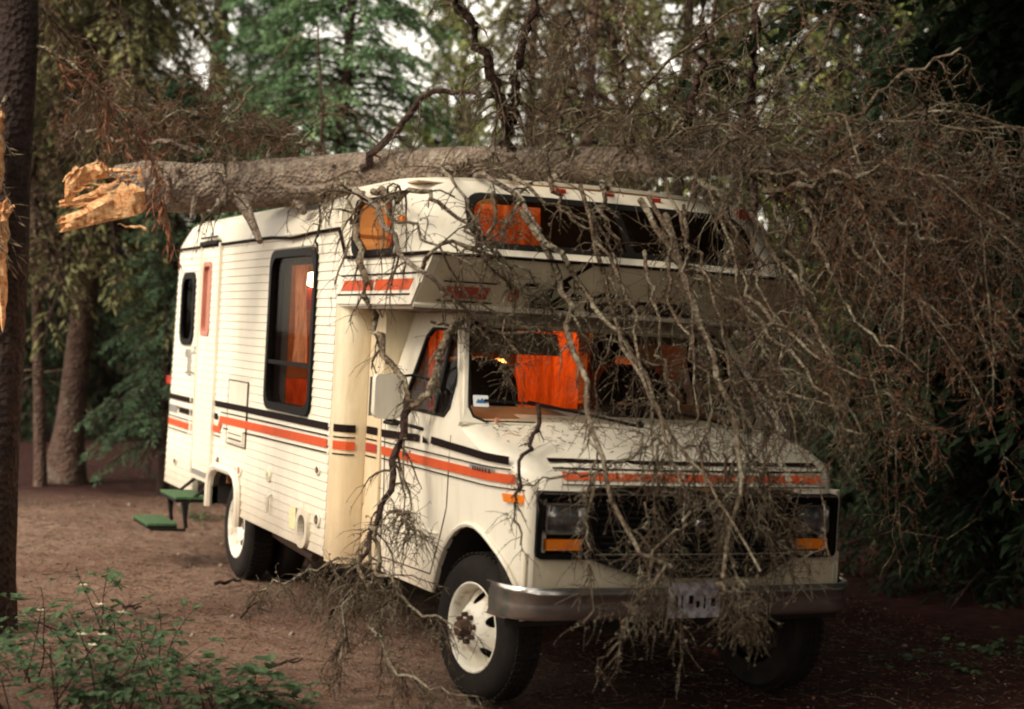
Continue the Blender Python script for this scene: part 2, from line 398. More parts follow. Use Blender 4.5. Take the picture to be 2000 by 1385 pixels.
# front cap of the cab-over: plan outlines at the ledge and at the roof
def outline(xr, xc, xf, yw, rad, bow):
    def f(s):           # s in metres along the base outline (base lengths)
        L1, L2, L3 = 1.14, .471, .86
        tot = 2*(L1+L2+L3); m = s > tot/2; q = tot-s if m else s
        if q < L1: x = xr+(xc-xr)*q/L1; y = -yw
        elif q < L1+L2:
            t = (q-L1)/L2*math.pi/2; x = xc+(xf-xc)*math.sin(t); y = -yw+rad*(1-math.cos(t))
        else:
            t = (q-L1-L2)/L3; y = -(yw-rad)*(1-t); x = xf+bow*math.sin(t*math.pi/2)
        return x, (-y if m else y)
    return f
Bo = outline(-1.54, -.40, -.12, 1.165, .32, .10); To = outline(-1.54, -.75, -.47, 1.115, .32, .08)
TOT = 2*(1.14+.471+.86)
def cap(s, z, d):
    v = min(1, max(0, (z-2.262)/.43)); bx, by = Bo(s); tx, ty = To(s)
    w = v if v < .86 else v+(v-.86)**1.5*1.2
    x = bx+(tx-bx)*w; y = by+(ty-by)*w
    k = 1-d/1.2; return (( x+.6)*k-.6, y*k, z)
swin = rrect(.17, 2.285, .93, 2.60, [.09, .05, .05, .12]); swin2 = [(TOT-p[0], p[1]) for p in swin][::-1]
fwin = rrect(1.14+.471-.05, 2.325, TOT-(1.14+.471-.05), 2.615, [.13, .10, .10, .13])
def capz(z, s):
    return z
panel('front_cap', [(0, 2.262), (TOT, 2.262), (TOT, 2.692), (0, 2.692)], [swin, fwin, swin2], cap, .03, M['frp'], rv, .09, True, 50)
def topmap(x, y, d): return (x, y, 2.69+.035*(1-(y/1.12)**2)-d)
tout = [To(TOT*k/60) for k in range(61)]; tin = [cap(TOT*k/60, 2.692, 0)[:2] for k in range(61)]
panel('cab_over_roof', tin, [], topmap, .02, M['frp'], rv, .2, True, 50)
# window frames and panes of the cap
for nm, h, w_ in (('bunk_window', swin, .022), ('bunk_window', swin2, .022), ('front_window', fwin, .022)):
    o_ = ring(h, -.012); i_ = ring(h, w_)
    fr = panel(nm, o_, [i_], lambda s, z, d: cap(s, z, d-.006), .02, M['black'], rv, .09)
    panel('pane', i_, [], lambda s, z, d: cap(s, z, d+.006), .003, M['glass'], fr, .09)
mu = MB(); c0 = cap(TOT/2, 2.32, 0); c1 = cap(TOT/2, 2.615, 0); mu.hexa([(c0[0]-.01, -.02, c0[2]), (c0[0]+.006, -.02, c0[2]), (c0[0]+.006, .02, c0[2]), (c0[0]-.01, .02, c0[2]), (c1[0]-.01, -.02, c1[2]), (c1[0]+.006, -.02, c1[2]), (c1[0]+.006, .02, c1[2]), (c1[0]-.01, .02, c1[2])])
mu.build('mullion', M['black'], rv)
# lower nose (leans out over the windscreen) and its ledge
def nose(y, v, d):
    bow = .10*math.cos(min(1, abs(y)/1.17)*math.pi/2)**.8
    zz = 2.0+.262*v; x = -.29+(.235*v)+bow
    return (x-d, y, zz)
panel('nose_panel', [(-1.168, 0), (1.168, 0), (1.168, 1), (-1.168, 1)], [], nose, .02, M['shaded_cream'], rv, .15, True, 50)
b = MB(); pts = [(-.055+.10*math.cos(min(1, abs(y)/1.17)*math.pi/2)**.8+.008, y, 2.262) for y in np.linspace(-1.17, 1.17, 25)]
b.tube(pts, .010, 6); b.build('ledge_trim', M['decal_black'], rv)
b = MB(); P = [nose(y, 0, 0) for y in np.linspace(-1.168, 1.168, 13)]
for i in range(12):
    a, c = P[i], P[i+1]
    b.hexa([(-1.3, a[1], 1.975), (a[0]-.01, a[1], 1.975), (c[0]-.01, c[1], 1.975), (-1.3, c[1], 1.975), (-1.3, a[1], 1.998), (a[0]-.01, a[1], 1.998), (c[0]-.01, c[1], 1.998), (-1.3, c[1], 1.998)])
b.build('cab_over_floor', M['visor'], rv)
b = MB(); P = [nose(y, 0, -.004) for y in np.linspace(-1.17, 1.17, 13)]
b.tube(P, .016, 6); b.build('nose_edge_moulding', M['paint'], rv)
P = [Bo(TOT*k/60) for k in range(61)]; b = MB()
b.add([(x, y, 2.256) for x, y in P], [tuple(range(61))]); b.add([(x, y, 2.262) for x, y in P], [tuple(range(61))[::-1]])
b.build('ledge', M['frp'], rv)

# nose stripes and lettering
def nstrip(y0, y1, v0, v1, mat, nm, off=.004, sh=0):
    b = MB(); n = max(2, int(abs(y1-y0)/.08)+1); ys = np.linspace(y0, y1, n); o = 0
    for i, y in enumerate(ys):
        b.v += [nose(y, v0, -off), nose(y+sh, v1, -off)]
    for i in range(n-1): b.f.append((2*i, 2*i+2, 2*i+3, 2*i+1)); b.mi.append(0)
    return b.build(nm, mat, rv)
nstrip(-1.03, -.80, .17, .40, M['decal_red'], 'nose_stripe'); nstrip(-1.06, -.77, .47, .50, M['decal_black'], 'nose_stripe'); nstrip(-1.06, -.76, .09, .12, M['decal_black'], 'nose_stripe')
def nquad(pts, mat, nm, off=.005):
    b = MB(); b.add([nose(p[0], p[1], -off) for p in pts], [tuple(range(len(pts)))]); return b.build(nm, mat, rv)
# round emblem at the left of the name
b = MB(); c = [(-.66+.030*math.cos(t), .28+.13*math.sin(t)) for t in np.linspace(0, 2*math.pi, 16)[:-1]]
b.add([nose(p[0], p[1], -.005) for p in c], [tuple(range(15))]); b.build('emblem', M['decal_red'], rv)
nquad([(-.62, .20), (-.60, .20), (-.575, .52), (-.595, .52)], M['shaded_cream'], 'emblem', .006); nquad([(-.625, .48), (-.55, .48), (-.545, .54), (-.62, .54)], M['decal_black'], 'emblem', .007)
def outlined(pts, w):    # slanted outlined glyph
    cx = sum(p[0] for p in pts)/len(pts); cv = sum(p[1] for p in pts)/len(pts)
    inn = [(cx+(p[0]-cx)*(1-w), cv+(p[1]-cv)*(1-w)) for p in pts]
    b = MB(); n = len(pts); b.v = [nose(p[0], p[1], -.005) for p in pts+inn]
    for i in range(n): j = (i+1) % n; b.f.append((i, j, n+j, n+i)); b.mi.append(0)
    b.build('lettering', M['decal_black'], rv)
G1 = [(-.565, .13), (-.545, .06), (-.455, .06), (-.395, .26), (-.36, .52), (-.40, .64), (-.45, .56)]
G2 = [(-.425, .12), (-.405, .05), (-.295, .04), (-.305, .14), (-.275, .36), (-.335, .40), (-.37, .30)]
nquad([(-.45, .56), (-.40, .60), (-.285, .97), (-.325, .97)], M['decal_black'], 'lettering', .004)
for G in (G1, G2): outlined(G, .36); nquad([(sum(q[0] for q in G)/7+(p[0]-sum(q[0] for q in G)/7)*.66, sum(q[1] for q in G)/7+(p[1]-sum(q[1] for q in G)/7)*.66) for p in G], M['glyph_fill'], 'lettering', .004)
def text3d(body, size, mat, fn, parent, name='lettering', shear=.35, width=1.0, off=.006, weight=.0):
    c = bpy.data.curves.new(name, 'FONT'); c.body = body; c.size = size; c.shear = shear; c.offset = weight
    c.resolution_u = 3; tmp = bpy.data.objects.new('tmp', c); COL.objects.link(tmp)
    bpy.context.view_layer.update(); dg = bpy.context.evaluated_depsgraph_get()
    me = bpy.data.meshes.new_from_object(tmp.evaluated_get(dg)); bpy.data.objects.remove(tmp); bpy.data.curves.remove(c)
    for v in me.vertices: v.co = Vector(fn(v.co.x*width, v.co.y, -off))
    me.materials.clear(); return link(name, me, mat, parent)
text3d('Glendale', .165, M['decal_black'], lambda x, y, d: nose(-.265+x, .06+y/.30, d), rv, width=1.22, weight=.004)

# ---- stripes on the flank (thin film 2 mm thick, standing just proud of the courses)
def film(pts, mat, nm='stripe', y=-W-.0135, th=.002, par=None):
    b = MB(); n = len(pts)
    b.v = [(p[0], y, p[1]) for p in pts]+[(p[0], y+th, p[1]) for p in pts]
    b.f = [tuple(range(n)), tuple(range(n, 2*n))[::-1]]+[(i, n+i, n+(i+1) % n, (i+1) % n) for i in range(n)]
    return b.build(nm, mat, par or rv)
DB, DO = M['decal_black'], M['decal_orange']
def bar(x0, x1, z0, z1, mat, sk=0): film([(x0, z0), (x1, z0), (x1+sk, z1), (x0+sk, z1)], mat)
# rear segments (lower on the door side), then the long run
zz = 1.25
for x0, x1 in ((-5.90, -5.16), (-5.10, -4.56)):
    bar(x0, x1, zz-.05, zz-.005, DB)
bar(-5.52, -5.16, zz-.145, zz-.10, DB); bar(-5.10, -4.56, zz-.145, zz-.10, DB)
for x0, x1 in ((-5.92, -5.17), (-5.11, -4.56)):
    bar(x0, x1, zz-.192, zz-.183, DB); bar(x0+.03, x1, zz-.265, zz-.212, DO); bar(x0, x1, zz-.298, zz-.289, DB)
film([(-5.88, zz-.155), (-5.62, zz-.155), (-5.56, zz-.095), (-5.88, zz-.095)], M['alu'], 'badge')
L0 = -4.33
film([(L0, 1.225), (-1.575, 1.245), (-1.575, 1.290), (L0, 1.270)], DB)
film([(L0+.18, 1.188), (-1.575, 1.210), (-1.575, 1.219), (L0+.19, 1.197)], DB)
film([(L0-.02, 1.035), (L0+.18, 1.035), (L0+.22, 1.110), (-1.575, 1.140), (-1.575, 1.194), (L0+.18, 1.165), (L0+.12, 1.085), (L0-.02, 1.085)], DO)
film([(L0+.28, 1.075), (-1.575, 1.108), (-1.575, 1.117), (L0+.27, 1.084)], DB)
bar(L0, L0+.10, 1.13, 1.175, DB); bar(L0, L0+.20, 1.005, 1.014, DB)
# cab-over flank plaque
def bar2(p, m): film(p, m, 'nose_stripe', -W-.0135)
bar2([(-1.45, 2.075), (-.90, 2.075), (-.88, 2.135), (-1.40, 2.135)], DO); bar2([(-.87, 2.075), (-.33, 2.075), (-.26, 2.135), (-.85, 2.135)], DO)
bar2([(-1.52, 2.047), (-.32, 2.047), (-.31, 2.057), (-1.52, 2.057)], DB); bar2([(-1.46, 2.158), (-.23, 2.158), (-.22, 2.168), (-1.46, 2.168)], DB)
film([(-1.53, 2.0), (-.30, 2.0), (-.185, 2.115), (-.20, 2.12), (-.235, 2.18), (-1.48, 2.18)], M['paint'], 'nose_plaque', -W-.0112, .006)

# ---- big flank window
fr = panel('side_window', ring(bwin, -.025), [ring(bwin, .026)], lambda x, z, d: (x, -W-.022+d, z), .10, M['blackgloss'], rv)
panel('pane', ring(bwin, .022), [], lambda x, z, d: (x, -W+.005+d, z), .004, M['glass'], fr)
b = MB(); b.box(-2.92, -2.01, -W-.018, -W+.012, 1.600, 1.625); b.build('rail', M['black'], fr)
# rear dark window, narrow door window
fr = panel('rear_side_window', ring(rwin, -.02), [ring(rwin, .03)], lambda x, z, d: (x, -W-.018+d, z), .03, M['blackgloss'], rv)
panel('pane', ring(rwin, .03), [], lambda x, z, d: (x, -W+.004+d, z), .004, M['glass_dark'], fr)
b = MB(); b.box(-5.62, -5.2, -W+.03, -W+.034, 1.68, 2.23); b.build('blind', M['decal_black'], fr)
# entrance door
dwin = rrect(-4.87, 1.76, -4.62, 2.31, [.05]*4)
door = panel('entrance_door', ring(door_hole, -.03), [dwin], lambda x, z, d: (x, -W-.016+d, z), .04, M['siding'], rv)
fr = panel('door_window_frame', ring(dwin, -.012), [ring(dwin, .022)], lambda x, z, d: (x, -W-.026+d, z), .03, M['pinkframe'], door)
panel('door_window_shade', ring(dwin, .02), [], lambda x, z, d: (x, -W+.006+d, z), .004, M['pinkframe'], door)
b = MB(); zz = .70
while zz < 2.38:
    for a, c in ([(-4.925, -4.885), (-4.605, -4.405)] if 1.74 < zz < 2.31 else [(-4.925, -4.405)]):
        b.add([(a, -W-.016, zz), (c, -W-.016, zz), (c, -W-.0205, zz+.004), (a, -W-.0205, zz+.004), (a, -W-.0165, zz+pitch), (c, -W-.0165, zz+pitch)], [(0, 1, 2, 3), (3, 2, 5, 4)])
    zz += pitch
b.build('lap_siding', M['siding'], door)
b = MB(); b.box(-4.385, -4.350, -W-.030, -W-.002, .62, 2.46); b.box(-4.975, -4.955, -W-.028, -W-.002, .66, 2.44); b.build('door_jamb', M['paint'], rv)
b = MB(); b.box(-4.95, -4.40, -W-.045, -W-.002, 2.452, 2.480); b.box(-4.93, -4.42, -W-.043, -W-.028, 2.500, 2.515); b.build('door_gutter', M['black'], rv)
b = MB(); b.box(-4.94, -4.38, -W-.022, -W+.002, .665, .70); b.build('door_sill', M['alu'], rv)
b = MB(); b.tube([(-5.04, -W-.012, 1.62), (-5.04, -W-.05, 1.60), (-5.04, -W-.05, 1.46), (-5.04, -W-.012, 1.44)], .010, 6); b.box(-5.07, -5.01, -W-.02, -W, 1.60, 1.66)
b.build('grab_handle', M['alu'], rv)
b = MB(); b.box(-5.30, -5.22, -W-.035, -W-.004, 1.56, 1.63); b.box(-5.235, -5.205, -W-.03, -W-.004, 1.45, 1.56); b.box(-5.32, -5.18, -W-.025, -W-.004, 1.43, 1.45); b.build('door_holdback', M['alu'], rv)
# step well and folding steps
steps = bpy.data.objects.new('entrance_steps', None); COL.objects.link(steps); steps.parent = rv
for (y0, y1, z) in ((-1.42, -1.18, .515), (-1.62, -1.40, .315)):
    b = MB(); x0, x1 = -4.95, -4.42
    b.hexa([(x0, y0, z-.03), (x1, y0, z-.03), (x1, y1, z-.03), (x0, y1, z-.03), (x0, y0, z-.006), (x1, y0, z-.006), (x1, y1, z-.006), (x0, y1, z-.006)]); b.build('tread_frame', M['black'], steps)
    b = MB(); b.box(x0-.005, x1+.005, y0-.005, y1, z-.005, z+.012); b.build('tread_mat', M['mat_green'], steps)
for x in (-4.94, -4.44):
    b = MB()
    b.tube([(x+.01, -1.60, .285), (x+.01, -1.34, .275), (x+.01, -1.33, .48), (x+.01, -1.16, .62)], .014, 6); b.tube([(x+.01, -1.33, .29), (x+.01, -1.36, .49)], .016, 6)
    b.build('step_bracket', M['black'], steps)
# access hatches, fillers, vents on the flank
hat = panel('access_hatch', rrect(-3.95, .985, -3.43, 1.44, .015), [], lambda x, z, d: (x, -W-.010+d, z), .008, M['siding'], rv)
b = MB(); x0, x1, z0, z1 = -3.955, -3.425, .978, 1.446
for q in ((x0, x0+.008, z0, z1), (x1-.008, x1, z0, z1), (x0, x1, z0, z0+.008), (x0, x1, z1-.008, z1)): b.box(q[0], q[1], -W-.012, -W-.001, q[2], q[3])
b.build('gasket', M['rust'], hat)
b = MB(); b.box(-3.86, -3.46, -W-.024, -W-.009, 1.005, 1.095)
b.build('vent_louvre', M['siding'], hat)
b = MB(); b.box(-3.84, -3.48, -W-.027, -W-.0235, 1.018, 1.030); b.box(-3.84, -3.48, -W-.027, -W-.0235, 1.058, 1.064); b.build('vent_slot', M['rust'], hat)
for (x, z, r, m) in ((-4.12, .83, .055, 'rust'), (-3.52, .82, .045, 'pinkframe'), (-2.78, .86, .05, 'yellow_print'), (-1.72, .995, .035, 'rust'), (-5.55, .70, .035, 'rust'), (-1.68, .70, .05, 'rust')):
    b = MB(); b.lathe([(0.004, .016), (r*.8, .016), (r, .010), (r, -.006)], (x, -W-.006, z), (0, -1, 0), 18); fl = b.build('filler_cap', M['siding'], rv, True)
    b = MB(); b.lathe([(r*.25, .020), (r*.55, .020), (r*.62, .014)], (x+.01, -W-.006, z), (0, -1, 0), 12); b.build('filler_lock', M[m], fl)
    b = MB(); b.tube([(x-r*.9, -W-.014, z-r*.5), (x-r*1.05, -W-.018, z), (x-r*.8, -W-.014, z+r*.7)], .006, 5); b.build('filler_rim', M['rust' if x < -4 else 'siding'], fl)
b = MB(); b.tube([(-2.70, -W-.015, .74), (-2.70, -W-.035, .72), (-2.70, -W-.035, .62)], .012, 6); b.build('water_inlet', M['siding'], rv)
fr = panel('furnace_vent', ring(vent_hole, -.04), [ring(vent_hole, .006)], lambda x, z, d: (x, -W-.03+d, z), .04, M['paint'], rv)
b = MB(); b.box(-2.05, -1.85, -W+.08, -W+.09, .50, .73); b.build('vent_duct', M['black'], fr)
film(rrect(-2.26, .58, -2.13, .72, .01), M['yellow_print'], 'sticker')
# wheel arch flare
b = MB(); P = [(-4.36, .47)]+[(p[0]+(-.03 if p[0] < -3.9 else .03), p[1]+.03) for p in arch[1:-1]]+[(-3.50, .42)]
b.tube([(p[0], -W-.016, p[1]) for p in P], .034, 8); b.build('wheel_arch_flare', M['paint'], rv, True)
b = MB(); P2 = [(p[0], -W+.0, p[1]) for p in arch]
for i in range(len(P2)-1): 
    a, c = P2[i], P2[i+1]; b.add([a, c, (c[0], -.6, c[2]), (a[0], -.6, a[2])], [(0, 1, 2, 3)])
b.build('wheel_well', M['under'], rv)
for x in (-5.955,):
    b = MB(); b.box(x-.02, x+.06, -W-.03, -W+.02, 1.32, 1.39); b.build('tail_lamp', M['redlens'], rv)
b = MB(); b.box(-.60, -.52, -1.168, -1.150, 2.44, 2.475); b.build('marker_lamp', M['amber'], rv)
b = MB(); cc = cap(TOT-1.14-.35, 2.64, 0); b.box(cc[0]-.03, cc[0]+.03, cc[1]-.05, cc[1]+.05, cc[2]-.03, cc[2]+.035); b.build('marker_lamp', M['redlens'], rv)
for yy in (-.3, .0, .3):
    b = MB(); b.box(-.43, -.385, yy-.03, yy+.03, 2.66, 2.685); b.build('marker_lamp', M['redlens'], rv)

# ---- front corners of the body and the wall beside the cab
for sg in (-1, 1):
    path = [(-1.553, 1.17), (-1.50, 1.166), (-1.455, 1.145), (-1.425, 1.11), (-1.41, 1.06), (-1.405, .99)]
    b = MB()
    for (x, y) in path: b.v += [(x, sg*y, .47), (x, sg*y, 1.99)]
    for i in range(len(path)-1): b.f.append((2*i, 2*i+2, 2*i+3, 2*i+1) if sg < 0 else (2*i+1, 2*i+3, 2*i+2, 2*i)); b.mi.append(0)
    b.build('corner_panel', M['cornerp'], rv, True, 60)
    b = MB(); b.hexa([(-1.405, sg*1.0, .47), (-1.19, sg*.985, .47), (-1.19, sg*.95, .47), (-1.405, sg*.95, .47), (-1.405, sg*1.0, 1.99), (-1.19, sg*.985, 1.99), (-1.19, sg*.95, 1.99), (-1.405, sg*.95, 1.99)])
    b.build('transition_panel', M['cornerp'], rv)
    def wrap(z0, z1, m, k):
        seq = path[1:5] if k == 0 else [(-1.385, .9985), (-1.23, .9885)]
        b = MB()
        for i, (x, y) in enumerate(seq):
            nx, ny = (.006, .004) if k == 0 and i > 1 else (0.0, .005)
            b.v += [(x+nx, sg*(y+ny), z0), (x+nx, sg*(y+ny), z1)]
        for i in range(len(seq)-1): b.f.append((2*i, 2*i+2, 2*i+3, 2*i+1)); b.mi.append(0)
        b.build('stripe', m, rv)
    for k in (0, 1):
        wrap(1.245, 1.290, DB, k); wrap(1.210, 1.219, DB, k); wrap(1.140, 1.192, M['decal_orange'] if k == 0 else M['decal_red'], k); wrap(1.110, 1.119, DB, k)
b = MB(); b.box(-1.43, -1.40, -1.0, -.80, .5, 1.99); b.box(-1.43, -1.40, .80, 1.0, .5, 1.99); b.box(-1.5, -1.43, -.98, .98, .5, .9); b.build('body_front_wall', M['wood'], rv)
for sg in (-1, 1):
    b = MB(); b.box(-1.215, -1.192, min(sg*.70, sg*.985), max(sg*.70, sg*.985), 1.30, 1.985); b.build('transition_panel', M['cornerp'], rv)

# ---- cab: doors and wings
def tumble(z): return max(0, z-1.40)*.30
def hw(x): return .98 if x < .30 else .98-.20*((x-.30)/.40)**2.2
def cabmap(sg):
    return lambda x, z, d: (x-d*(.0), sg*(hw(x)-tumble(z)-.012*math.cos((z-.9)*5)*(1 if z < 1.3 else 0)-d), z)
wc = .18
archc = [(wc+.43*math.cos(t), .47+.43*math.sin(t)) for t in np.linspace(math.pi*1.02, -math.pi*.02, 15)]
cout = [(-1.185, .48), (-.28, .49)] + archc[1:-1] + [(.62, .50), (.66, .64), (.66, 1.10), (.55, 1.21), (.30, 1.275), (-.05, 1.385), (.02, 1.40), (-.42, 1.97), (-1.185, 1.97)]
dwo = [(-.86, 1.43), (-.26, 1.42), (-.215, 1.47), (-.24, 1.60), (-.40, 1.86), (-.46, 1.885), (-.82, 1.885), (-.88, 1.84), (-.90, 1.47)]
for sg in (-1, 1):
    panel('cab_side', cout, [dwo], cabmap(sg), .02, M['paint'], rv, .09, True, 40)
    cm = cabmap(sg)
    def off(loop, k):
        cx = sum(p[0] for p in loop)/len(loop); cz = sum(p[1] for p in loop)/len(loop)
        return [(cx+(p[0]-cx)*k, cz+(p[1]-cz)*k) for p in loop]
    fr = panel('cab_door_window', off(dwo, 1.02), [off(dwo, .95)], lambda x, z, d: cm(x, z, d-.005), .02, M['black'], rv, .1)
    panel('pane', off(dwo, .96), [], lambda x, z, d: cm(x, z, d+.008), .003, M['glass'], fr)
    b = MB(); p0, p1 = cm(-.40, 1.43, 0), cm(-.52, 1.88, 0); b.tube([p0, p1], .012, 6); b.build('quarter_light_bar', M['black'], fr)
    # door shut lines, sill crease, handle
    b = MB()
    for pts in ([(-1.12, .56), (-1.13, 1.0), (-1.12, 1.38)], [(-.32, .58), (-.17, .95), (-.13, 1.33)], [(-1.12, .56), (-.32, .58)]):
        pts = densify(pts+pts[::-1][1:-1], .2)[:max(2, len(densify(pts+pts[::-1][1:-1], .2))//2+1)]
        b.tube([cm(p[0], p[1], -.001) for p in pts], .004, 4)
    b.build('door_gap', M['rust'], rv)
    b = MB(); b.tube([cm(x, .80, -.002) for x in np.linspace(-1.12, -.26, 6)], .010, 6); b.build('body_crease', M['paint'], rv, True)
    b = MB(); b.tube([cm(-1.08, 1.335, .0), cm(-1.06, 1.335, -.03), cm(-.93, 1.335, -.03), cm(-.91, 1.335, 0)], .012, 6); b.build('door_handle', M['black'], rv)
    b = MB(); P = [cm(wc+.435*math.cos(t), .47+.435*math.sin(t), -.004) for t in np.linspace(math.pi*.98, math.pi*.02, 16)]; b.tube(P, .014, 6); b.build('wing_lip', M['paint'], rv, True)
    b = MB()
    for i in range(15):
        t0 = math.pi*(1.0-i/15); t1 = math.pi*(1.0-(i+1)/15)
        A = (wc+.43*math.cos(t0), sg*.96, .47+.43*math.sin(t0)); B = (wc+.43*math.cos(t1), sg*.96, .47+.43*math.sin(t1))
        b.add([A, B, (B[0], sg*.45, B[2]), (A[0], sg*.45, A[2])], [(0, 1, 2, 3)])
    b.box(wc-.42, wc+.42, sg*.44-.01, sg*.44+.01, .45, .95); b.build('wheel_well', M['under'], rv)
    # stripes on the cab
    def cfilm(pts, m, nm='stripe', off_=.012):
        n = 24; (xa, za0, za1), (xb, zb0, zb1) = pts; b = MB()
        for i in range(n+1):
            t = i/n; x = xa+(xb-xa)*t
            b.v += [cm(x, za0+(zb0-za0)*t, -off_), cm(x+ (pts[0][1] != pts[0][1]), za1+(zb1-za1)*t, -off_)]
        for i in range(n): b.f.append((2*i, 2*i+2, 2*i+3, 2*i+1)); b.mi.append(0)
        b.build(nm, m, rv)
    cfilm([(-1.15, 1.243, 1.288), (-.56, 1.262, 1.302)], DB); cfilm([(-.50, 1.262, 1.302), (-.42, 1.262, 1.275)], DB); cfilm([(-.38, 1.266, 1.306), (.52, 1.238, 1.278)], DB)
    cfilm([(-1.15, 1.214, 1.222), (.53, 1.212, 1.219)], DB); cfilm([(-1.15, 1.140, 1.190), (.55, 1.148, 1.192)], DO); cfilm([(-1.15, 1.116, 1.124), (.60, 1.118, 1.125)], DB)
    b = MB(); b.add([cm(x, z, -.014) for x, z in ((.16, 1.186), (.42, 1.184), (.42, 1.210), (.16, 1.213))], [(0, 1, 2, 3)])
    bd = b.build('badge', M['alu'], rv)
    b = MB()
    for k in range(7):
        x = .20+k*.031; b.add([cm(x, 1.184, -.016), cm(x+.012, 1.184, -.016), cm(x+.014, 1.205, -.016), cm(x+.002, 1.205, -.016)], [(0, 1, 2, 3)])
    b.build('lettering', M['decal_black'], bd)
    b = MB(); b.add([cm(x, z, d) for d in (-.022, 0) for x, z in ((.50, 1.058), (.62, 1.058), (.62, 1.098), (.49, 1.098))], [(0, 1, 2, 3), (0, 4, 5, 1), (1, 5, 6, 2), (2, 6, 7, 3), (3, 7, 4, 0)]); b.build('side_marker', M['amber'], rv)
    # mirror on its arm
    mo = bpy.data.objects.new('door_mirror', None); COL.objects.link(mo); mo.parent = rv
    hd = panel('mirror_head', rrect(0, 0, .165, .245, [.04, .03, .03, .04]), [], lambda u, z, d: (-.70+u*.45*0+d, sg*(1.06+u), 1.375+z), .05, M['paint'], mo, .05, True, 40)
    b = MB(); b.box(-.755, -.75, sg*1.07 if sg > 0 else -1.22, sg*1.22 if sg > 0 else -1.07, 1.385, 1.60); b.build('mirror_glass', M['chrome'], mo)
    b = MB(); b.tube([(-.70, sg*1.14, 1.38), (-.62, sg*1.05, 1.35), (-.52, sg*.97, 1.33)], .011, 6); b.build('mirror_arm', M['black'], mo); b = MB(); b.tube([(-.70, sg*1.14, 1.60), (-.66, sg*1.0, 1.62), (-.60, sg*.93, 1.60)], .009, 6); b.build('mirror_arm', M['black'], mo)
    b = MB(); b.add([(-.695, sg*1.09, 1.385), (-.695, sg*1.20, 1.39), (-.685, sg*1.215, 1.45), (-.66, sg*1.14, 1.43)], [(0, 1, 2, 3)]); b.build('mirror_convex', M['alu'], mo)

# ---- bonnet and nose of the cab
st = [(-.06, 1.425, .98, .0), (.10, 1.385, .98, .0), (.30, 1.340, .98, 0), (.46, 1.295, .965, 0), (.55, 1.262, .945, 0), (.60, 1.235, .925, 0), (.645, 1.19, .905, 0), (.675, 1.13, .885, 0)]
b = MB(); n = 0
for (x, zt, h, _) in st:
    zb = min(zt-.01, 1.385-(x+.05)*.31-.004) if x <= .30 else {.46: 1.228, .55: 1.198, .60: 1.165, .645: 1.12, .675: 1.10}[x]
    h = hw(x)-tumble(zb)
    sec = [(-h, zb), (-h+.006, zb+(zt-zb)*.35), (-h+.03, zt-.018), (-h+.08, zt-.004), (-.60, zt+.006), (-.56, zt+.022), (-.3, zt+.028), (0, zt+.030)]
    sec = sec+[(-y, z) for y, z in sec[:-1][::-1]]; n = len(sec)
    for (y, z) in sec: b.v.append((x+.05*(1-(y/.98)**2)*(1 if x > .4 else 0), y, z))
for i in range(len(st)-1):
    for j in range(n-1): b.f.append((i*n+j, (i+1)*n+j, (i+1)*n+j+1, i*n+j+1)); b.mi.append(0)
b.build('bonnet', M['paint'], rv, True, 42)
def fx(y, z=1.0): return .675+.05*(1-(y/.98)**2)
# bonnet front stripe decals
def fstrip(y0, y1, z0, z1, m, nm='stripe'):
    b = MB(); ys = np.linspace(y0, y1, 24)
    def X(y, z):      # surface of the bonnet front between stations
        zs = [1.130, 1.19, 1.235, 1.262, 1.295, 1.340]; xs_ = [.675, .645, .60, .55, .46, .30]
        up = .006+.016*(abs(y) < .56)+.006*(abs(y) < .3)
        return np.interp(z-up, zs, xs_)+.05*(1-(y/.98)**2)+.006
    for y in ys: b.v += [(X(y, z0), y, z0), (X(y, z1), y, z1+.003)]
    for i in range(len(ys)-1): b.f.append((2*i, 2*i+2, 2*i+3, 2*i+1)); b.mi.append(0)
    b.build(nm, m, rv)
fstrip(-.76, .80, 1.262, 1.276, DB); fstrip(-.76, .80, 1.232, 1.238, DB); fstrip(-.72, .78, 1.185, 1.218, M['decal_orange_worn']); fstrip(-.73, .79, 1.158, 1.163, M['rust'])
# front apron and grille
def fpan(name, yz, z0, z1, dx, m, t=.02, holes=()):
    return panel(name, [(-yz, z0), (yz, z0), (yz, z1), (-yz, z1)], list(holes), lambda y, z, d: (fx(y)+dx-d, y, z), t, m, rv, .12, True, 40)
for sg in (-1, 1):
    b = MB(); P = []
    for k in range(7):
        t = k/6*math.pi/2; P.append((.60+.075*math.sin(t)+.012*k/6, sg*(.885+.045*math.cos(t))))
    P = [(.62, sg*(hw(.62))), (.645, sg*.905), (.662, sg*.90), (fx(.885), sg*.885), (fx(.86)+.002, sg*.86)]
    for (x, y) in P: b.v += [(x, y, .66), (x, y, 1.15)]
    for i in range(len(P)-1): b.f.append((2*i, 2*i+2, 2*i+3, 2*i+1)); b.mi.append(0)
    b.build('wing_front', M['paint'], rv, True, 60)
fpan('front_apron', .90, .655, .83, .0, M['shaded_cream'])
fpan('grille_back', .87, .80, 1.13, -.06, M['black'])
panel('grille_surround', rrect(-.862, .806, .862, 1.132, .035), [rrect(-.835, .832, -.585, 1.100, .02), rrect(.585, .832, .835, 1.100, .02), rrect(-.555, .826, .555, 1.106, .015)], lambda y, z, d: (fx(y)+.022-d, y, z), .06, M['blackgloss'], rv, .12, True, 30)
b = MB(); b.tube([(fx(y)+.026, y, 1.121) for y in np.linspace(-.84, .84, 15)], .006, 6); b.build('grille_moulding', M['chrome'], rv)
for k in range(8):
    z = .85+k*.031; b = MB(); b.tube([(fx(y)+.006, y, z) for y in np.linspace(-.555, .555, 9)], .006, 5); b.build('grille_slat', M['black'], rv)
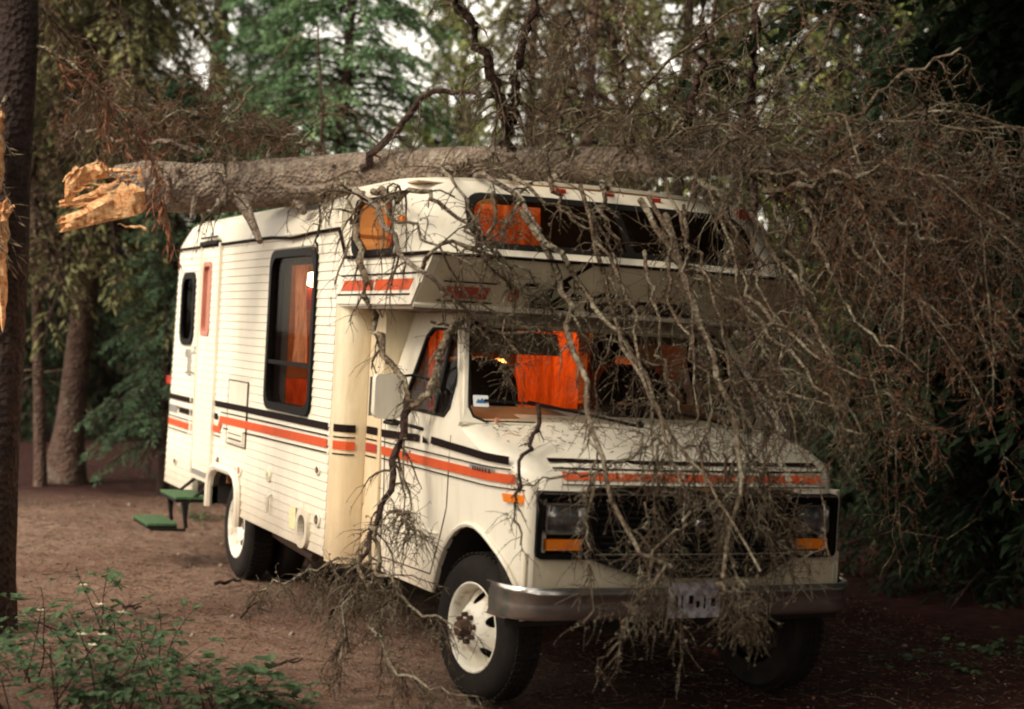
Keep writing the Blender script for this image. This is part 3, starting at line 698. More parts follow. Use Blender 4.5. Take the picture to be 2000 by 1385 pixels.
for k in range(15):
    y = -.525+k*.075; b = MB(); b.box(fx(y)-.01, fx(y)+.004, y-.004, y+.004, .83, 1.10); b.build('grille_bar', M['black'], rv)
panel('lower_intake', [(-.56, .80), (.56, .80), (.40, .715), (-.30, .715)], [], lambda y, z, d: (fx(y)+.03-d, y, z), .03, M['black'], rv, .12)
b = MB(); b.lathe([(.003, .010), (.026, .008), (.034, .0)], (fx(0)+.02, 0.02, .975), (1, 0, 0), 20); eb = b.build('emblem', M['chrome'], rv, True)
for sg in (-1, 1):
    hl = panel('headlamp', rrect(sg*.71-.105, .925, sg*.71+.105, 1.075, .02), [rrect(sg*.71-.095, .935, sg*.71+.095, 1.065, .02)], lambda y, z, d: (fx(y)+.012-d, y, z), .05, M['chrome'], rv)
    b = MB()
    for i in range(9):
        for j in range(7):
            u, v = -1+i/4, -1+j/3; b.v.append((fx(.71)+.004-.022*(u*u+v*v)*.5+.0*u, sg*.71+u*.096, 1.0+v*.066))
    for i in range(8):
        for j in range(6): b.f.append((i*7+j, (i+1)*7+j, (i+1)*7+j+1, i*7+j+1)); b.mi.append(0)
    b.build('lens', M['lampglass'], hl, True)
    b = MB(); b.box(fx(.71)-.03, fx(.71)+.006, sg*.71-.095, sg*.71+.095, .848, .902); b.build('turn_signal', M['amber'], hl)
# bumper
def bumper_x(y):
    a = abs(y); return .80-.03*(a/.9)**2 if a < .86 else .772-(a-.86)/.13*.06-(max(0, a-.93)/.06)**2*.10
b = MB(); ys = [-1.0, -.998, -.985, -.96, -.93, -.86]+list(np.linspace(-.7, .7, 9))+[.86, .93, .96, .985, .998, 1.0]
prof = [(-.05, .672), (-.004, .680), (.010, .668), (.012, .650), (-.006, .636), (-.010, .59), (-.004, .545), (-.02, .522), (-.06, .515)]
xs_ = [.50, .56, .62, .665, .70]+[0]*50
for i, y in enumerate(ys):
    a = abs(y); k = min(i, len(ys)-1-i); bx = [.50, .57, .64, .69, .73][k] if k < 5 else bumper_x(y)
    for (dx, z) in prof: b.v.append((bx+dx, y, z))
n = len(prof)
for i in range(len(ys)-1):
    for j in range(n-1): b.f.append((i*n+j, (i+1)*n+j, (i+1)*n+j+1, i*n+j+1)); b.mi.append(0)
bp = b.build('front_bumper', M['chrome'], rv, True, 50)
b = MB(); b.box(.812, .816, -.185, .105, .530, .700); pl = b.build('licence_plate', M['plate'], bp)
b = MB()
for k, (w_, z0_, z1_) in enumerate([(.022, .580, .640), (.008, .580, .640), (.024, .600, .640), (.020, .580, .612), (.010, .575, .640), (.024, .585, .630)]): y = -.155+k*.042; b.box(.8155, .818, y, y+w_, z0_, z1_)
b.build('embossing', M['decal_black'], pl)

# ---- windscreen, cab roof
def ws(y, v, d):
    x = .02-.50*v+.06*(1-(y/.9)**2); z = 1.415+.565*v
    k = 1-.155*v
    return (x-d*.7, y*k, z-d*.7)
wo_ = [(-.995, -.01), (.995, -.01), (.975, 1.0), (-.975, 1.0)]
wh = [(-.86, .0), (.86, .0), (.92, .04), (.94, .12), (.905, .86), (.88, .90), (-.88, .90), (-.905, .86), (-.94, .12), (-.92, .04)]
panel('windscreen_surround', wo_, [wh], ws, .03, M['paint'], rv, .09, True, 50)
gs = MB(); wr = [(p[0]*1.0, p[1]) for p in wh]
P = [ws(p[0], p[1], .004) for p in wh]; gs.tube(P+[P[0]], .010, 5); gs.build('windscreen_seal', M['black'], rv)
panel('windscreen', wh, [], lambda y, v, d: ws(y, v, d+.006), .004, M['glass'], rv, .12, True, 50)
b = MB(); b.box(-1.2, -.44, -.80, .80, 1.955, 1.974); b.build('cab_roof', M['paint'], rv)
for (y0, y1, v0) in ((-.30, -.62, .02), (.55, .08, .02)):
    wp = bpy.data.objects.new('wiper', None); COL.objects.link(wp); wp.parent = rv
    A = Vector(ws(y1+.62, -.02, -.02)); Bp = Vector(ws(y1, .17, -.02))
    b = MB(); b.tube([A, Bp], [.010, .006], 6); b.lathe([(.004, .03), (.022, .02), (.022, -.02)], A, (0.3, 0, 1), 12); b.build('arm', M['black'], wp)
    b = MB(); b.tube([ws(y1-.24, .17, -.014), ws(y1+.0, .155, -.016), ws(y1+.30, .09, -.014)], .008, 5); b.build('blade', M['black'], wp)
st_ = panel('sticker', rrect(-.918, .125, -.835, .225, .006), [], lambda y, v, d: ws(y, v, d-.004), .002, M['white_print'], rv)
panel('print', [(-.905, .155), (-.852, .155), (-.858, .178), (-.870, .197), (-.882, .178), (-.893, .190), (-.900, .172)], [], lambda y, v, d: ws(y, v, d-.0075), .002, M['blue_print'], st_)
# hose-washer nozzle on the bonnet edge
b = MB(); b.tube([(.03, -.80, 1.41), (.035, -.80, 1.435)], .012, 6); b.build('antenna_base', M['pinkframe'], rv)

# ---- cab interior
b = MB(); b.hexa([(-.44, -.86, 1.20), (.02, -.86, 1.20), (.02, .86, 1.20), (-.44, .86, 1.20), (-.46, -.84, 1.475), (.0, -.88, 1.412), (.0, .88, 1.412), (-.46, .84, 1.475)])
b.box(-.50, -.36, .18, .66, 1.36, 1.52); b.box(-1.2, -.2, -.40, .40, .66, 1.08); b.build('dashboard', M['dash'], rv)
b = MB(); b.add([(-.20, -.60, 1.446), (-.02, -.62, 1.421), (-.02, -.30, 1.421), (-.20, -.25, 1.446)], [(0, 1, 2, 3)]); b.add([(-.40, -.30, 1.474), (-.08, -.26, 1.430), (-.06, -.02, 1.428), (-.34, .02, 1.466)], [(0, 1, 2, 3)]); b.build('paper_map', M['white_print'], rv)
b = MB(); b.box(-.30, -.10, -.02, .16, 1.43, 1.50); b.box(-.22, -.05, .18, .30, 1.42, 1.475); b.build('black_case', M['seat'], rv)
b = MB(); cw = Vector((-.56, .46, 1.50)); ax = Vector((-.75, 0, .66)).normalized(); a1 = Vector((0, 1, 0)); b1 = ax.cross(a1)
b.tube([cw+a1*.19*math.cos(t)+b1*.19*math.sin(t) for t in np.linspace(0, 2*math.pi, 25)], .013, 6); b.tube([cw-a1*.18, cw+a1*.18], .012, 6); b.tube([cw, cw-ax*.35], .02, 6); b.build('steering_wheel', M['seat'], rv)
for yc in (-.50, .50):
    s = bpy.data.objects.new('cab_seat', None); COL.objects.link(s); s.parent = rv
    panel('backrest', rrect(yc-.24, 1.0, yc+.24, 1.73, [.05, .17, .17, .05]), [], lambda y, z, d: (-.78-.22*(z-1.0)-d, y, z), .12, M['seat'], s, .15, True, 50)
    b = MB(); b.box(-.80, -.28, yc-.24, yc+.24, .86, 1.02); b.build('cushion', M['seat'], s)
for yc in (-.43, .43):
    if yc < 0:
        b = MB(); b.hexa([(-.36, -.80, 1.765), (-.34, -.80, 1.765), (-.34, -.27, 1.765), (-.36, -.27, 1.765), (-.42, -.80, 1.885), (-.40, -.80, 1.885), (-.40, -.27, 1.885), (-.42, -.27, 1.885)]); b.build('sun_visor', M['visor'], rv); continue
    b = MB(); b.hexa([(-.42, yc-.30, 1.86), (-.40, yc-.30, 1.86), (-.40, yc+.30, 1.86), (-.42, yc+.30, 1.86), (-.50, yc-.30, 1.94), (-.48, yc-.30, 1.94), (-.48, yc+.30, 1.94), (-.50, yc+.30, 1.94)]); b.build('sun_visor', M['visor'], rv)
# wavy curtains
def curtain(pts, z0, z1, mat, amp=.018, wl=.07, parent=rv, name='curtain', zf=None):
    b = MB(); pts = [Vector((p[0], p[1])) for p in pts]; S = []
    for i in range(len(pts)-1):
        d = pts[i+1]-pts[i]; n = max(2, int(d.length/.012)); nr = Vector((-d.y, d.x)).normalized()
        for k in range(n): S.append((pts[i]+d*k/n, nr))
    o = 0; s = 0; nz = 8; prev = None
    for p, nr in S:
        s += .012
        for j in range(nz+1):
            v = j/nz; a = amp*(1-.45*v); q = p+nr*(a*math.sin(s*2*math.pi/wl+.6*math.sin(s*9))+.01*math.sin(v*5+s*6))
            b.v.append((q.x, q.y, z0+(z1-z0)*v))
    m = nz+1
    for i in range(len(S)-1):
        for j in range(nz): b.f.append((i*m+j, (i+1)*m+j, (i+1)*m+j+1, i*m+j+1)); b.mi.append(0)
    return b.build(name, mat, parent, True)
curtain([(-1.22, -.13), (-1.24, .14)], .95, 1.90, M['curtain'])
curtain([(-1.30, .14), (-1.55, .45)], .95, 1.96, M['curtain'])
curtain([(-1.05, .62), (-1.05, .84)], 1.50, 1.74, M['curtain'])
curtain([(-1.20, -.22), (-1.21, -.13)], 1.50, 1.66, M['curtain'])
b = MB(); b.lathe([(.004, .02), (.04, .012), (.05, 0), (.03, -.02), (.004, -.025)], (-2.5, .33, 1.69), (0, 0, 1), 14); b.build('galley_lamp', M['amber_bulb'], rv, True)
curtain([(-1.14, -.80), (-1.18, -.62)], 1.52, 1.93, M['curtain'])
for y0_, y1_ in ((.42, .585), (.86, 1.1)):
    b = MB(); b.box(-1.36, -1.30, y0_, y1_, .7, 1.97); b.build('bulkhead', M['seat'], rv)
b = MB(); b.box(-1.36, -1.30, .585, .86, 1.78, 1.97); b.build('bulkhead', M['seat'], rv)

# ---- living room seen through the windows
b = MB(); b.box(-5.8, -1.5, 1.02, 1.08, .66, 2.40); b.box(-5.75, -5.7, -1.1, 1.1, .66, 2.4); b.build('inner_wall', M['wood'], rv)
b = MB(); b.box(-5.8, -1.5, -1.1, 1.1, 2.40, 2.42); b.box(-1.5, -.5, -1.1, -.9, 2.66, 2.67); b.build('inner_ceiling', M['ceiling'], rv)
b = MB(); b.box(-4.6, -1.8, .70, 1.05, 1.95, 2.38); b.box(-4.6, -1.8, .45, 1.05, .66, 1.45); b.build('cabinet', M['wood'], rv)
for k in range(5):
    x = -4.55+k*.55; b = MB(); b.box(x, x+.5, .685, .70, 1.99, 2.34); b.build('cabinet_door', M['wood'], rv)
b = MB(); b.box(-4.2, -4.15, -1.1, -.3, .66, 2.4); b.build('partition', M['wood'], rv)
b = MB(); b.box(-2.95, -2.0, -1.05, -.25, 1.20, 1.24); b.box(-2.5, -2.42, -.9, -.4, .66, 1.2); b.build('dinette_table', M['wood'], rv)
for x0, x1 in ((-3.6, -3.05), (-1.95, -1.55)):
    b = MB(); b.box(x0, x1, -1.08, -.2, .66, 1.05); b.box(x0 if x0 < -3 else x1-.12, x0+.12 if x0 < -3 else x1, -1.08, -.2, 1.05, 1.48); b.build('dinette_bench', M['curtain'], rv)
b = MB(); b.box(-3.66, -3.62, -1.12, -.885, .66, 2.40); b.build('shadow_plate', M['seat'], rv)  # dark plate added to stand for the gloom behind the window's left side
b = MB(); b.box(-2.96, -2.80, -1.098, -1.09, 1.30, 2.36); b.box(-2.80, -1.96, -1.098, -1.09, 2.26, 2.36); b.build('window_shadow_strip', M['seat'], rv)  # dark strips stand in for shade at the window's left and top
curtain([(-2.76, -1.07), (-2.50, -1.05)], 1.62, 2.28, M['curtain_pale'], .02, .09)
curtain([(-2.50, -1.03), (-2.42, -1.0)], 1.30, 2.34, M['curtain'], .02, .06)
lp = bpy.data.objects.new('wall_lamp', None); COL.objects.link(lp); lp.parent = rv
b = MB(); b.lathe([(.005, .055), (.04, .045), (.055, .0), (.04, -.04), (.01, -.05)], (-3.30, -.78, 2.19), (0, 0, 1), 16); b.build('bulb', M['bulb'], lp, True)
b = MB(); b.lathe([(.03, 0), (.07, -.08), (.075, -.10), (.05, -.16), (.01, -.17)], (-3.30, -.78, 2.14), (0, 0, 1), 16); b.tube([(-3.30, -.78, 1.98), (-3.30, -.78, 1.5)], .015, 6); b.build('lamp_stem', M['decal_red'], lp, True)
def plight(name, loc, e, col, r=.06):
    l = bpy.data.lights.new(name, 'POINT'); l.energy = e; l.color = col; l.shadow_soft_size = r
    o = bpy.data.objects.new(name, l); COL.objects.link(o); o.location = loc; o.parent = rv
plight('lamp_light', (-3.30, -.78, 2.05), 75, (1.0, .40, .12))
plight('ceiling_light', (-2.2, .1, 2.30), 34, (1.0, .36, .10))
plight('bunk_light', (-.95, -.80, 2.45), 1.8, (1.0, .36, .10))
# bunk: floor, bedding, curtains behind the panes
b = MB(); b.box(-.95, -.90, -.45, 1.08, 2.10, 2.66); b.build('bunk_glow_divider', M['seat'], rv)  # dark divider added to hold the bunk glow to the left corner
b = MB(); b.box(-1.5, -.35, -1.08, 1.08, 2.03, 2.10); b.build('bunk_mattress', M['dash'], rv)
curtain([(-1.05, -1.06), (-.72, -1.06)], 2.20, 2.60, M['curtain'], .015, .06)
P = [(-.42, -.86), (-.30, -.70), (-.28, -.45)]; curtain(P, 2.28, 2.56, M['curtain'], .015, .07)

# ---- wheels
def wheel(name, c, sg, steer, dual):
    t = bpy.data.objects.new(name, None); COL.objects.link(t); t.parent = rv; t.location = c; t.rotation_euler = (0, 0, steer)
    def mk(off_, convex):
        b = MB(); w = .10
        prof = [(.225, w), (.262, w+.006), (.31, w+.008), (.340, w-.004), (.360, w-.03), (.368, w-.055), (.368, -w+.055), (.360, -w+.03), (.340, -w), (.26, -w), (.225, -w)]
        b.lathe(prof, (0, sg*(off_-.10), 0), (0, sg, 0), 56); ty = b.build('tyre', M['rubber'], t, True, 40)
        tb = MB()
        for k in range(56):
            a = 2*math.pi*k/56
            for q in (-.055, -.018, .018, .055):
                cx, cz = .369*math.cos(a), .369*math.sin(a); tx, tz = -math.sin(a)*.014, math.cos(a)*.014; nx, nz = math.cos(a)*.008, math.sin(a)*.008
                y0, y1 = sg*(off_-.10)+q-.014, sg*(off_-.10)+q+.014
                tb.hexa([(cx-tx, y0, cz-tz), (cx+tx, y0, cz+tz), (cx+tx, y1, cz+tz), (cx-tx, y1, cz-tz), (cx-tx+nx, y0, cz-tz+nz), (cx+tx+nx, y0, cz+tz+nz), (cx+tx+nx, y1, cz+tz+nz), (cx-tx+nx, y1, cz-tz+nz)])
        tb.build('tread', M['rubber'], ty)
        b = MB(); y = sg*(off_)
        b.lathe([(.226, -.012), (.230, .0), (.224, .004), (.212, -.004), (.206, -.03), (.198, -.09), (.190, -.19)], (0, y, 0), (0, sg, 0), 48)
        RM = M['rim'] if sg < 0 else M['rust']; rm = b.build('rim', RM, t, True, 45)
        # dish with hand holes
        r_h, n_h = (.148, 5)
        holes = [[(r_h*math.cos(2*math.pi*k/n_h+.35)+.030*math.cos(q), r_h*math.sin(2*math.pi*k/n_h+.35)+.030*math.sin(q)) for q in np.linspace(0, 2*math.pi, 13)[:-1]] for k in range(n_h)]
        circ = [(.200*math.cos(q), .200*math.sin(q)) for q in np.linspace(0, 2*math.pi, 41)[:-1]]
        def dish(u, v, d):
            r = math.hypot(u, v)
            if convex: h = np.interp(r, [0, .085, .10, .125, .17, .20], [.035, .035, .030, .0, -.055, -.075])
            else: h = np.interp(r, [0, .085, .10, .125, .17, .20], [-.12, -.12, -.115, -.09, -.05, -.045])
            return (u, y+sg*(h-.012)-sg*d, v)
        panel('wheel_disc', circ, holes, dish, .006, RM, t, .025, True, 40)
        b = MB(); h0 = .03 if convex else -.12
        b.lathe([(.005, .060), (.036, .056), (.044, .02), (.046, 0)], (0, y+sg*h0, 0), (0, sg, 0), 20); hb = b.build('hub', M['rust'], t, True)
        for k in range(8):
            a = 2*math.pi*k/8+.2; b = MB(); b.lathe([(.002, .028), (.011, .028), (.014, .0)], (.068*math.cos(a), y+sg*(h0-.005), .068*math.sin(a)), (0, sg, 0), 6); b.build('wheel_nut', M['rust'], t)
        b = MB(); b.lathe([(.01, 0), (.19, 0)], (0, y-sg*.10 if convex else y-sg*.15, 0), (0, sg, 0), 24); b.build('brake_drum', M['under'], t)
    mk(0, not dual)
    if dual: 
        b = MB(); w = .10; b.lathe([(.20, w), (.31, w), (.36, w-.02), (.38, w-.05), (.38, -w+.05), (.36, -w+.02), (.31, -w), (.2, -w)], (0, -sg*.36, 0), (0, sg, 0), 40); b.build('tyre', M['rubber'], t, True, 40)
wheel('front_wheel', (.14, -.925, .380), -1, math.radians(9), False)
wheel('front_wheel', (.14, .925, .380), 1, math.radians(9), False)
wheel('rear_wheel', (-3.93, -1.075, .366), -1, 0, True)
wheel('rear_wheel', (-3.93, 1.075, .366), 1, 0, True)

# ---------------------------------------------------------------- ground
rng = np.random.default_rng(11)
def fast_mesh(name, V, Q, T=None, mi=None):
    V = np.asarray(V, np.float32).reshape(-1, 3); Q = np.asarray(Q, np.int32).reshape(-1, 4)
    T = np.zeros((0, 3), np.int32) if T is None else np.asarray(T, np.int32).reshape(-1, 3)
    me = bpy.data.meshes.new(name); me.vertices.add(len(V)); me.vertices.foreach_set('co', V.ravel())
    nl = Q.size+T.size; me.loops.add(nl); me.loops.foreach_set('vertex_index', np.concatenate([Q.ravel(), T.ravel()]))
    npg = len(Q)+len(T); me.polygons.add(npg)
    me.polygons.foreach_set('loop_start', np.concatenate([np.arange(len(Q))*4, Q.size+np.arange(len(T))*3]).astype(np.int32))
    if mi is not None: me.polygons.foreach_set('material_index', np.asarray(mi, np.int32))
    me.update(calc_edges=True); return me
def gh(x, y):              # ground height
    d = math.hypot(x+1.5, y*1.0)
    flat = min(1, max(0, (abs(y)-1.6)/1.5)) if -6.5 < x < 1.2 else 1.0
    h = .05*mnoise.noise(Vector((x*.35, y*.35, 3)))+.018*mnoise.noise(Vector((x*1.7, y*1.7, 1)))+.007*mnoise.noise(Vector((x*6, y*6, 1)))
    far = max(0, d-11); return h*(.25+.75*flat)-.012+.10*max(0, far)**1.0*.12*(1+mnoise.noise(Vector((x*.1, y*.1, 7))))
def axis(c, near, step, farlim, g=1.13):
    a = [0.0]; s = step
    while a[-1] < farlim:
        if a[-1] > near: s *= g
        a.append(a[-1]+s)
    a = np.array(a); return np.concatenate([-a[::-1], a[1:]])+c
ax_ = axis(-1.5, 9, .11, 130); ay_ = axis(-.5, 7, .11, 130)
V = [(x, y, gh(x, y)) for x in ax_ for y in ay_]; ny_ = len(ay_)
I, J = np.meshgrid(np.arange(len(ax_)-1), np.arange(ny_-1), indexing='ij'); I = I.ravel(); J = J.ravel()
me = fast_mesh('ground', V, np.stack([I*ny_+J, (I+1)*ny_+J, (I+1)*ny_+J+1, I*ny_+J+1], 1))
m, nt, b_, o_ = newmat('forest_soil'); b_.inputs['Roughness'].default_value = .95; b_.inputs['Specular IOR Level'].default_value = .2
oc = coords(nt, 'Object')
n1 = noise_tex(nt, .55, 5, .6, oc); n2 = noise_tex(nt, 7, 6, .75, oc); n3 = noise_tex(nt, 55, 4, .75, oc)
r1 = ramp(nt, n1.outputs['Fac'], [(.30, (.20, .12, .09)), (.52, (.31, .215, .165)), (.72, (.40, .295, .235))])
r2 = ramp(nt, n2.outputs['Fac'], [(.30, (.55, .45, .42)), (.5, (.92, .88, .86)), (.72, (1.25, 1.2, 1.15))])
r3 = ramp(nt, n3.outputs['Fac'], [(.36, (.40, .34, .30)), (.55, (.95, .95, .95)), (.74, (1.45, 1.35, 1.25))])
mA = nt.nodes.new('ShaderNodeMix'); mA.data_type = 'RGBA'; mA.blend_type = 'MULTIPLY'; mA.inputs[0].default_value = 1
mB_ = nt.nodes.new('ShaderNodeMix'); mB_.data_type = 'RGBA'; mB_.blend_type = 'MULTIPLY'; mB_.inputs[0].default_value = 1
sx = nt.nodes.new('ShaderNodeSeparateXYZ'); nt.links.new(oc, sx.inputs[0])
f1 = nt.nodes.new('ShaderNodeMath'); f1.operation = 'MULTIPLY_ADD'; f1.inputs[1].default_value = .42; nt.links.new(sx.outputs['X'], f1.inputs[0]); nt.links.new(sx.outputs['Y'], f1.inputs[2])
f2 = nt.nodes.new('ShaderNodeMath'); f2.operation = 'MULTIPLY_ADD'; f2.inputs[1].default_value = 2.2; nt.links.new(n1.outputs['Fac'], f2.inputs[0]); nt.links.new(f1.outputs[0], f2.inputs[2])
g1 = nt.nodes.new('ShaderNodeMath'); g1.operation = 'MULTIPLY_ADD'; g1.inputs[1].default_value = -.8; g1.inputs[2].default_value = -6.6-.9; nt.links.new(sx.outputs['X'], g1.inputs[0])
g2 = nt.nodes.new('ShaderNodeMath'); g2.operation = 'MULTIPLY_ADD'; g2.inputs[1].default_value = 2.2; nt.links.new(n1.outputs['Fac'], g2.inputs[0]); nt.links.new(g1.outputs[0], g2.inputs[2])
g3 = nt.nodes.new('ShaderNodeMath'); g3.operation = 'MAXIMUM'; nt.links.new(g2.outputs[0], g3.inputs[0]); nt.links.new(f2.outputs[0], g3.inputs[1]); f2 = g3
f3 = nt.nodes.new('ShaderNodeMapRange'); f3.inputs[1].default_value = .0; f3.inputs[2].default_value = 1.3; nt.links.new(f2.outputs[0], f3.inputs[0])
shaded_duff = nt.nodes.new('ShaderNodeMix'); shaded_duff.data_type = 'RGBA'; nt.links.new(f3.outputs[0], shaded_duff.inputs[0]); nt.links.new(r1.outputs[0], shaded_duff.inputs[6])  # red-brown forest-floor humus, darkened further to stand in for shade at right
rd = ramp(nt, n2.outputs['Fac'], [(.35, (.030, .009, .007)), (.65, (.075, .025, .018))]); nt.links.new(rd.outputs[0], shaded_duff.inputs[7])
nt.links.new(shaded_duff.outputs[2], mA.inputs[6]); nt.links.new(r2.outputs[0], mA.inputs[7]); nt.links.new(mA.outputs[2], mB_.inputs[6]); nt.links.new(r3.outputs[0], mB_.inputs[7])
nt.links.new(mB_.outputs[2], b_.inputs['Base Color'])
mh = nt.nodes.new('ShaderNodeMath'); mh.operation = 'MULTIPLY_ADD'; mh.inputs[1].default_value = .5; nt.links.new(n3.outputs['Fac'], mh.inputs[0]); nt.links.new(n2.outputs['Fac'], mh.inputs[2])
bump(nt, b_, mh.outputs[0], .9, .05)
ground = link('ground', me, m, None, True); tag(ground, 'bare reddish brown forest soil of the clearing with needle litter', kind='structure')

# ---------------------------------------------------------------- vegetation helpers
def norm(a): return a/np.maximum(np.linalg.norm(a, axis=-1, keepdims=True), 1e-9)
def tubes(P, R, sides=3):
    """P (N,K,3), R (N,K) -> verts, quads"""
    N, K, _ = P.shape
    T = norm(np.gradient(P, axis=1)); ref = np.zeros_like(T); ref[..., 2] = 1; ref[np.abs(T[..., 2]) > .9] = (1, 0, 0)
    A = norm(np.cross(ref, T)); B = np.cross(T, A)
    ang = np.arange(sides)*2*math.pi/sides
    V = P[:, :, None, :]+R[:, :, None, None]*(A[:, :, None, :]*np.cos(ang)[None, None, :, None]+B[:, :, None, :]*np.sin(ang)[None, None, :, None])
    idx = np.arange(N*K*sides).reshape(N, K, sides); a = idx[:, :-1]; b = idx[:, 1:]
    Q = np.stack([a, np.roll(a, -1, 2), np.roll(b, -1, 2), b], -1).reshape(-1, 4)
    return V.reshape(-1, 3), Q
def grow(S, D, L, K, r0, r1=.25, grav=.0, jit=.15, r=rng):
    """polylines that start at S, head along D, length L"""
    N = len(S); P = np.zeros((N, K, 3)); P[:, 0] = S; d = norm(D.copy()); st = (L/(K-1))[:, None]
    for k in range(1, K):
        d = norm(d+r.normal(0, jit, (N, 3))+np.array([0, 0, -grav])/(K-1)*2); P[:, k] = P[:, k-1]+d*st
    t = np.linspace(0, 1, K)[None, :]
    R = np.asarray(r0)[:, None]*(1-(1-r1)*t); return P, R
def along(P, R, n, t0=.1, t1=1.0, r=rng):
    """n random stations on every polyline: point, tangent, radius, parent index"""
    N, K, _ = P.shape; t = (t0+(t1-t0)*(np.arange(n)[None, :]+r.random((N, n)))/n).clip(0, .999)*(K-1)
    i = t.astype(int); f = (t-i)[..., None]; n_ = np.arange(N)[:, None]
    X = P[n_, i]*(1-f)+P[n_, i+1]*f; T = norm(P[n_, i+1]-P[n_, i]); rr = R[n_, i]
    return X.reshape(-1, 3), T.reshape(-1, 3), rr.reshape(-1), np.repeat(np.arange(N), n), (t/(K-1)).reshape(-1)
def leaves(X, D, L, Wd, up=None, r=rng, flat=.5):
    """diamond leaf / spray quads from X along D"""
    N = len(X); D = norm(D); rnd = r.normal(0, 1, (N, 3)); upv = np.array([0, 0, 1.0])
    side = norm(np.cross(D, upv*flat+rnd*(1-flat)+1e-6)); nrm = np.cross(side, D)
    c = X+D*(L*.45)[:, None]
    V = np.stack([X, c+side*Wd[:, None]+nrm*(L*.06)[:, None], X+D*L[:, None], c-side*Wd[:, None]+nrm*(L*.06)[:, None]], 1)
    return V.reshape(-1, 3), np.arange(N*4).reshape(-1, 4)
class VB:
    def __init__(s): s.V = []; s.Q = []; s.M = []; s.n = 0
    def add(s, V, Q, mi=0):
        if len(Q) == 0: return
        s.V.append(V); s.Q.append(Q+s.n); s.M.append(np.full(len(Q), mi)); s.n += len(V)
    def mesh(s, name): return fast_mesh(name, np.concatenate(s.V), np.concatenate(s.Q), None, np.concatenate(s.M))
    def build(s, name, mats, parent=None, smooth=False): return link(name, s.mesh(name), mats, parent, smooth)

def bark_mat(name, c1, c2, c3, scale=9, lich=.62):
    m, nt, b, o = newmat(name); b.inputs['Roughness'].default_value = .92; b.inputs['Specular IOR Level'].default_value = .2
    v = coords(nt, 'Object'); n1 = noise_tex(nt, scale, 6, .7, v); n2 = noise_tex(nt, scale*.35, 5, .75, v); vo = nt.nodes.new('ShaderNodeTexVoronoi'); vo.inputs['Scale'].default_value = scale*3; nt.links.new(v, vo.inputs[0])
    r = ramp(nt, n1.outputs['Fac'], [(.32, c1), (.62, c2)]); r2 = ramp(nt, n2.outputs['Fac'], [(lich-.06, (0, 0, 0)), (lich+.06, (1, 1, 1))])
    mx = nt.nodes.new('ShaderNodeMix'); mx.data_type = 'RGBA'; nt.links.new(r2.outputs[0], mx.inputs[0]); nt.links.new(r.outputs[0], mx.inputs[6]); mx.inputs[7].default_value = (*c3, 1)
    nt.links.new(mx.outputs[2], b.inputs['Base Color'])
    ad = nt.nodes.new('ShaderNodeMath'); ad.operation = 'ADD'; nt.links.new(n1.outputs['Fac'], ad.inputs[0]); nt.links.new(vo.outputs['Distance'], ad.inputs[1])
    bump(nt, b, ad.outputs[0], 1.0, .03); return m
def leaf_mat(name, dark, light, trans=.35, scale=2.0):
    m, nt, b, o = newmat(name); b.inputs['Roughness'].default_value = .7; b.inputs['Specular IOR Level'].default_value = .25
    v = coords(nt, 'Object'); n1 = noise_tex(nt, scale, 4, .6, v); n2 = noise_tex(nt, scale*11, 3, .7, v)
    ad = nt.nodes.new('ShaderNodeMath'); ad.operation = 'MULTIPLY_ADD'; ad.inputs[1].default_value = .55; nt.links.new(n2.outputs['Fac'], ad.inputs[0])
    h = nt.nodes.new('ShaderNodeMath'); h.operation = 'MULTIPLY'; h.inputs[1].default_value = .5; nt.links.new(n1.outputs['Fac'], h.inputs[0]); nt.links.new(h.outputs[0], ad.inputs[2])
    r = ramp(nt, ad.outputs[0], [(.40, dark), (.64, light)]); nt.links.new(r.outputs[0], b.inputs['Base Color'])
    t = nt.nodes.new('ShaderNodeBsdfTranslucent'); nt.links.new(r.outputs[0], t.inputs[0]); mx = nt.nodes.new('ShaderNodeMixShader'); mx.inputs[0].default_value = trans
    nt.links.new(b.outputs[0], mx.inputs[1]); nt.links.new(t.outputs[0], mx.inputs[2]); nt.links.new(mx.outputs[0], o.inputs['Surface']); return m
M['bark'] = bark_mat('spruce_bark', (.050, .030, .024), (.125, .080, .062), (.17, .155, .125))
M['bark_pale'] = bark_mat('fallen_bark', (.10, .075, .058), (.30, .235, .185), (.40, .36, .29), 13, .60)
M['bark_dark'] = bark_mat('wet_bark', (.028, .017, .014), (.070, .043, .034), (.10, .085, .068), 9, .68)
M['twig'] = bark_mat('dead_twig', (.040, .026, .017), (.20, .142, .093), (.36, .32, .23), 16, .56)
M['limb'] = bark_mat('limb_bark', (.075, .052, .036), (.25, .19, .13), (.38, .345, .25), 12, .55)
M['lichen'] = leaf_mat('lichen', (.10, .085, .055), (.26, .235, .165), .2, 5)
M['brownneedle'] = leaf_mat('dead_needles', (.12, .050, .030), (.33, .135, .075), .3, 2)
M['drybrown'] = leaf_mat('dry_foliage', (.10, .065, .04), (.24, .17, .105), .3, 2)
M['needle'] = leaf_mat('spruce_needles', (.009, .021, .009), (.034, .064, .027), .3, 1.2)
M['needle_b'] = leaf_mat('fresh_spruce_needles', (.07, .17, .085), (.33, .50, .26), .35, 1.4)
M['needle_o'] = leaf_mat('olive_needles', (.08, .085, .035), (.27, .26, .12), .35, 1.2)
M['leafg'] = leaf_mat('broad_leaves', (.14, .18, .05), (.42, .46, .17), .45, 1.5)
M['splint'] = None
m, nt, b_, o_ = newmat('torn_wood'); b_.inputs['Roughness'].default_value = .75
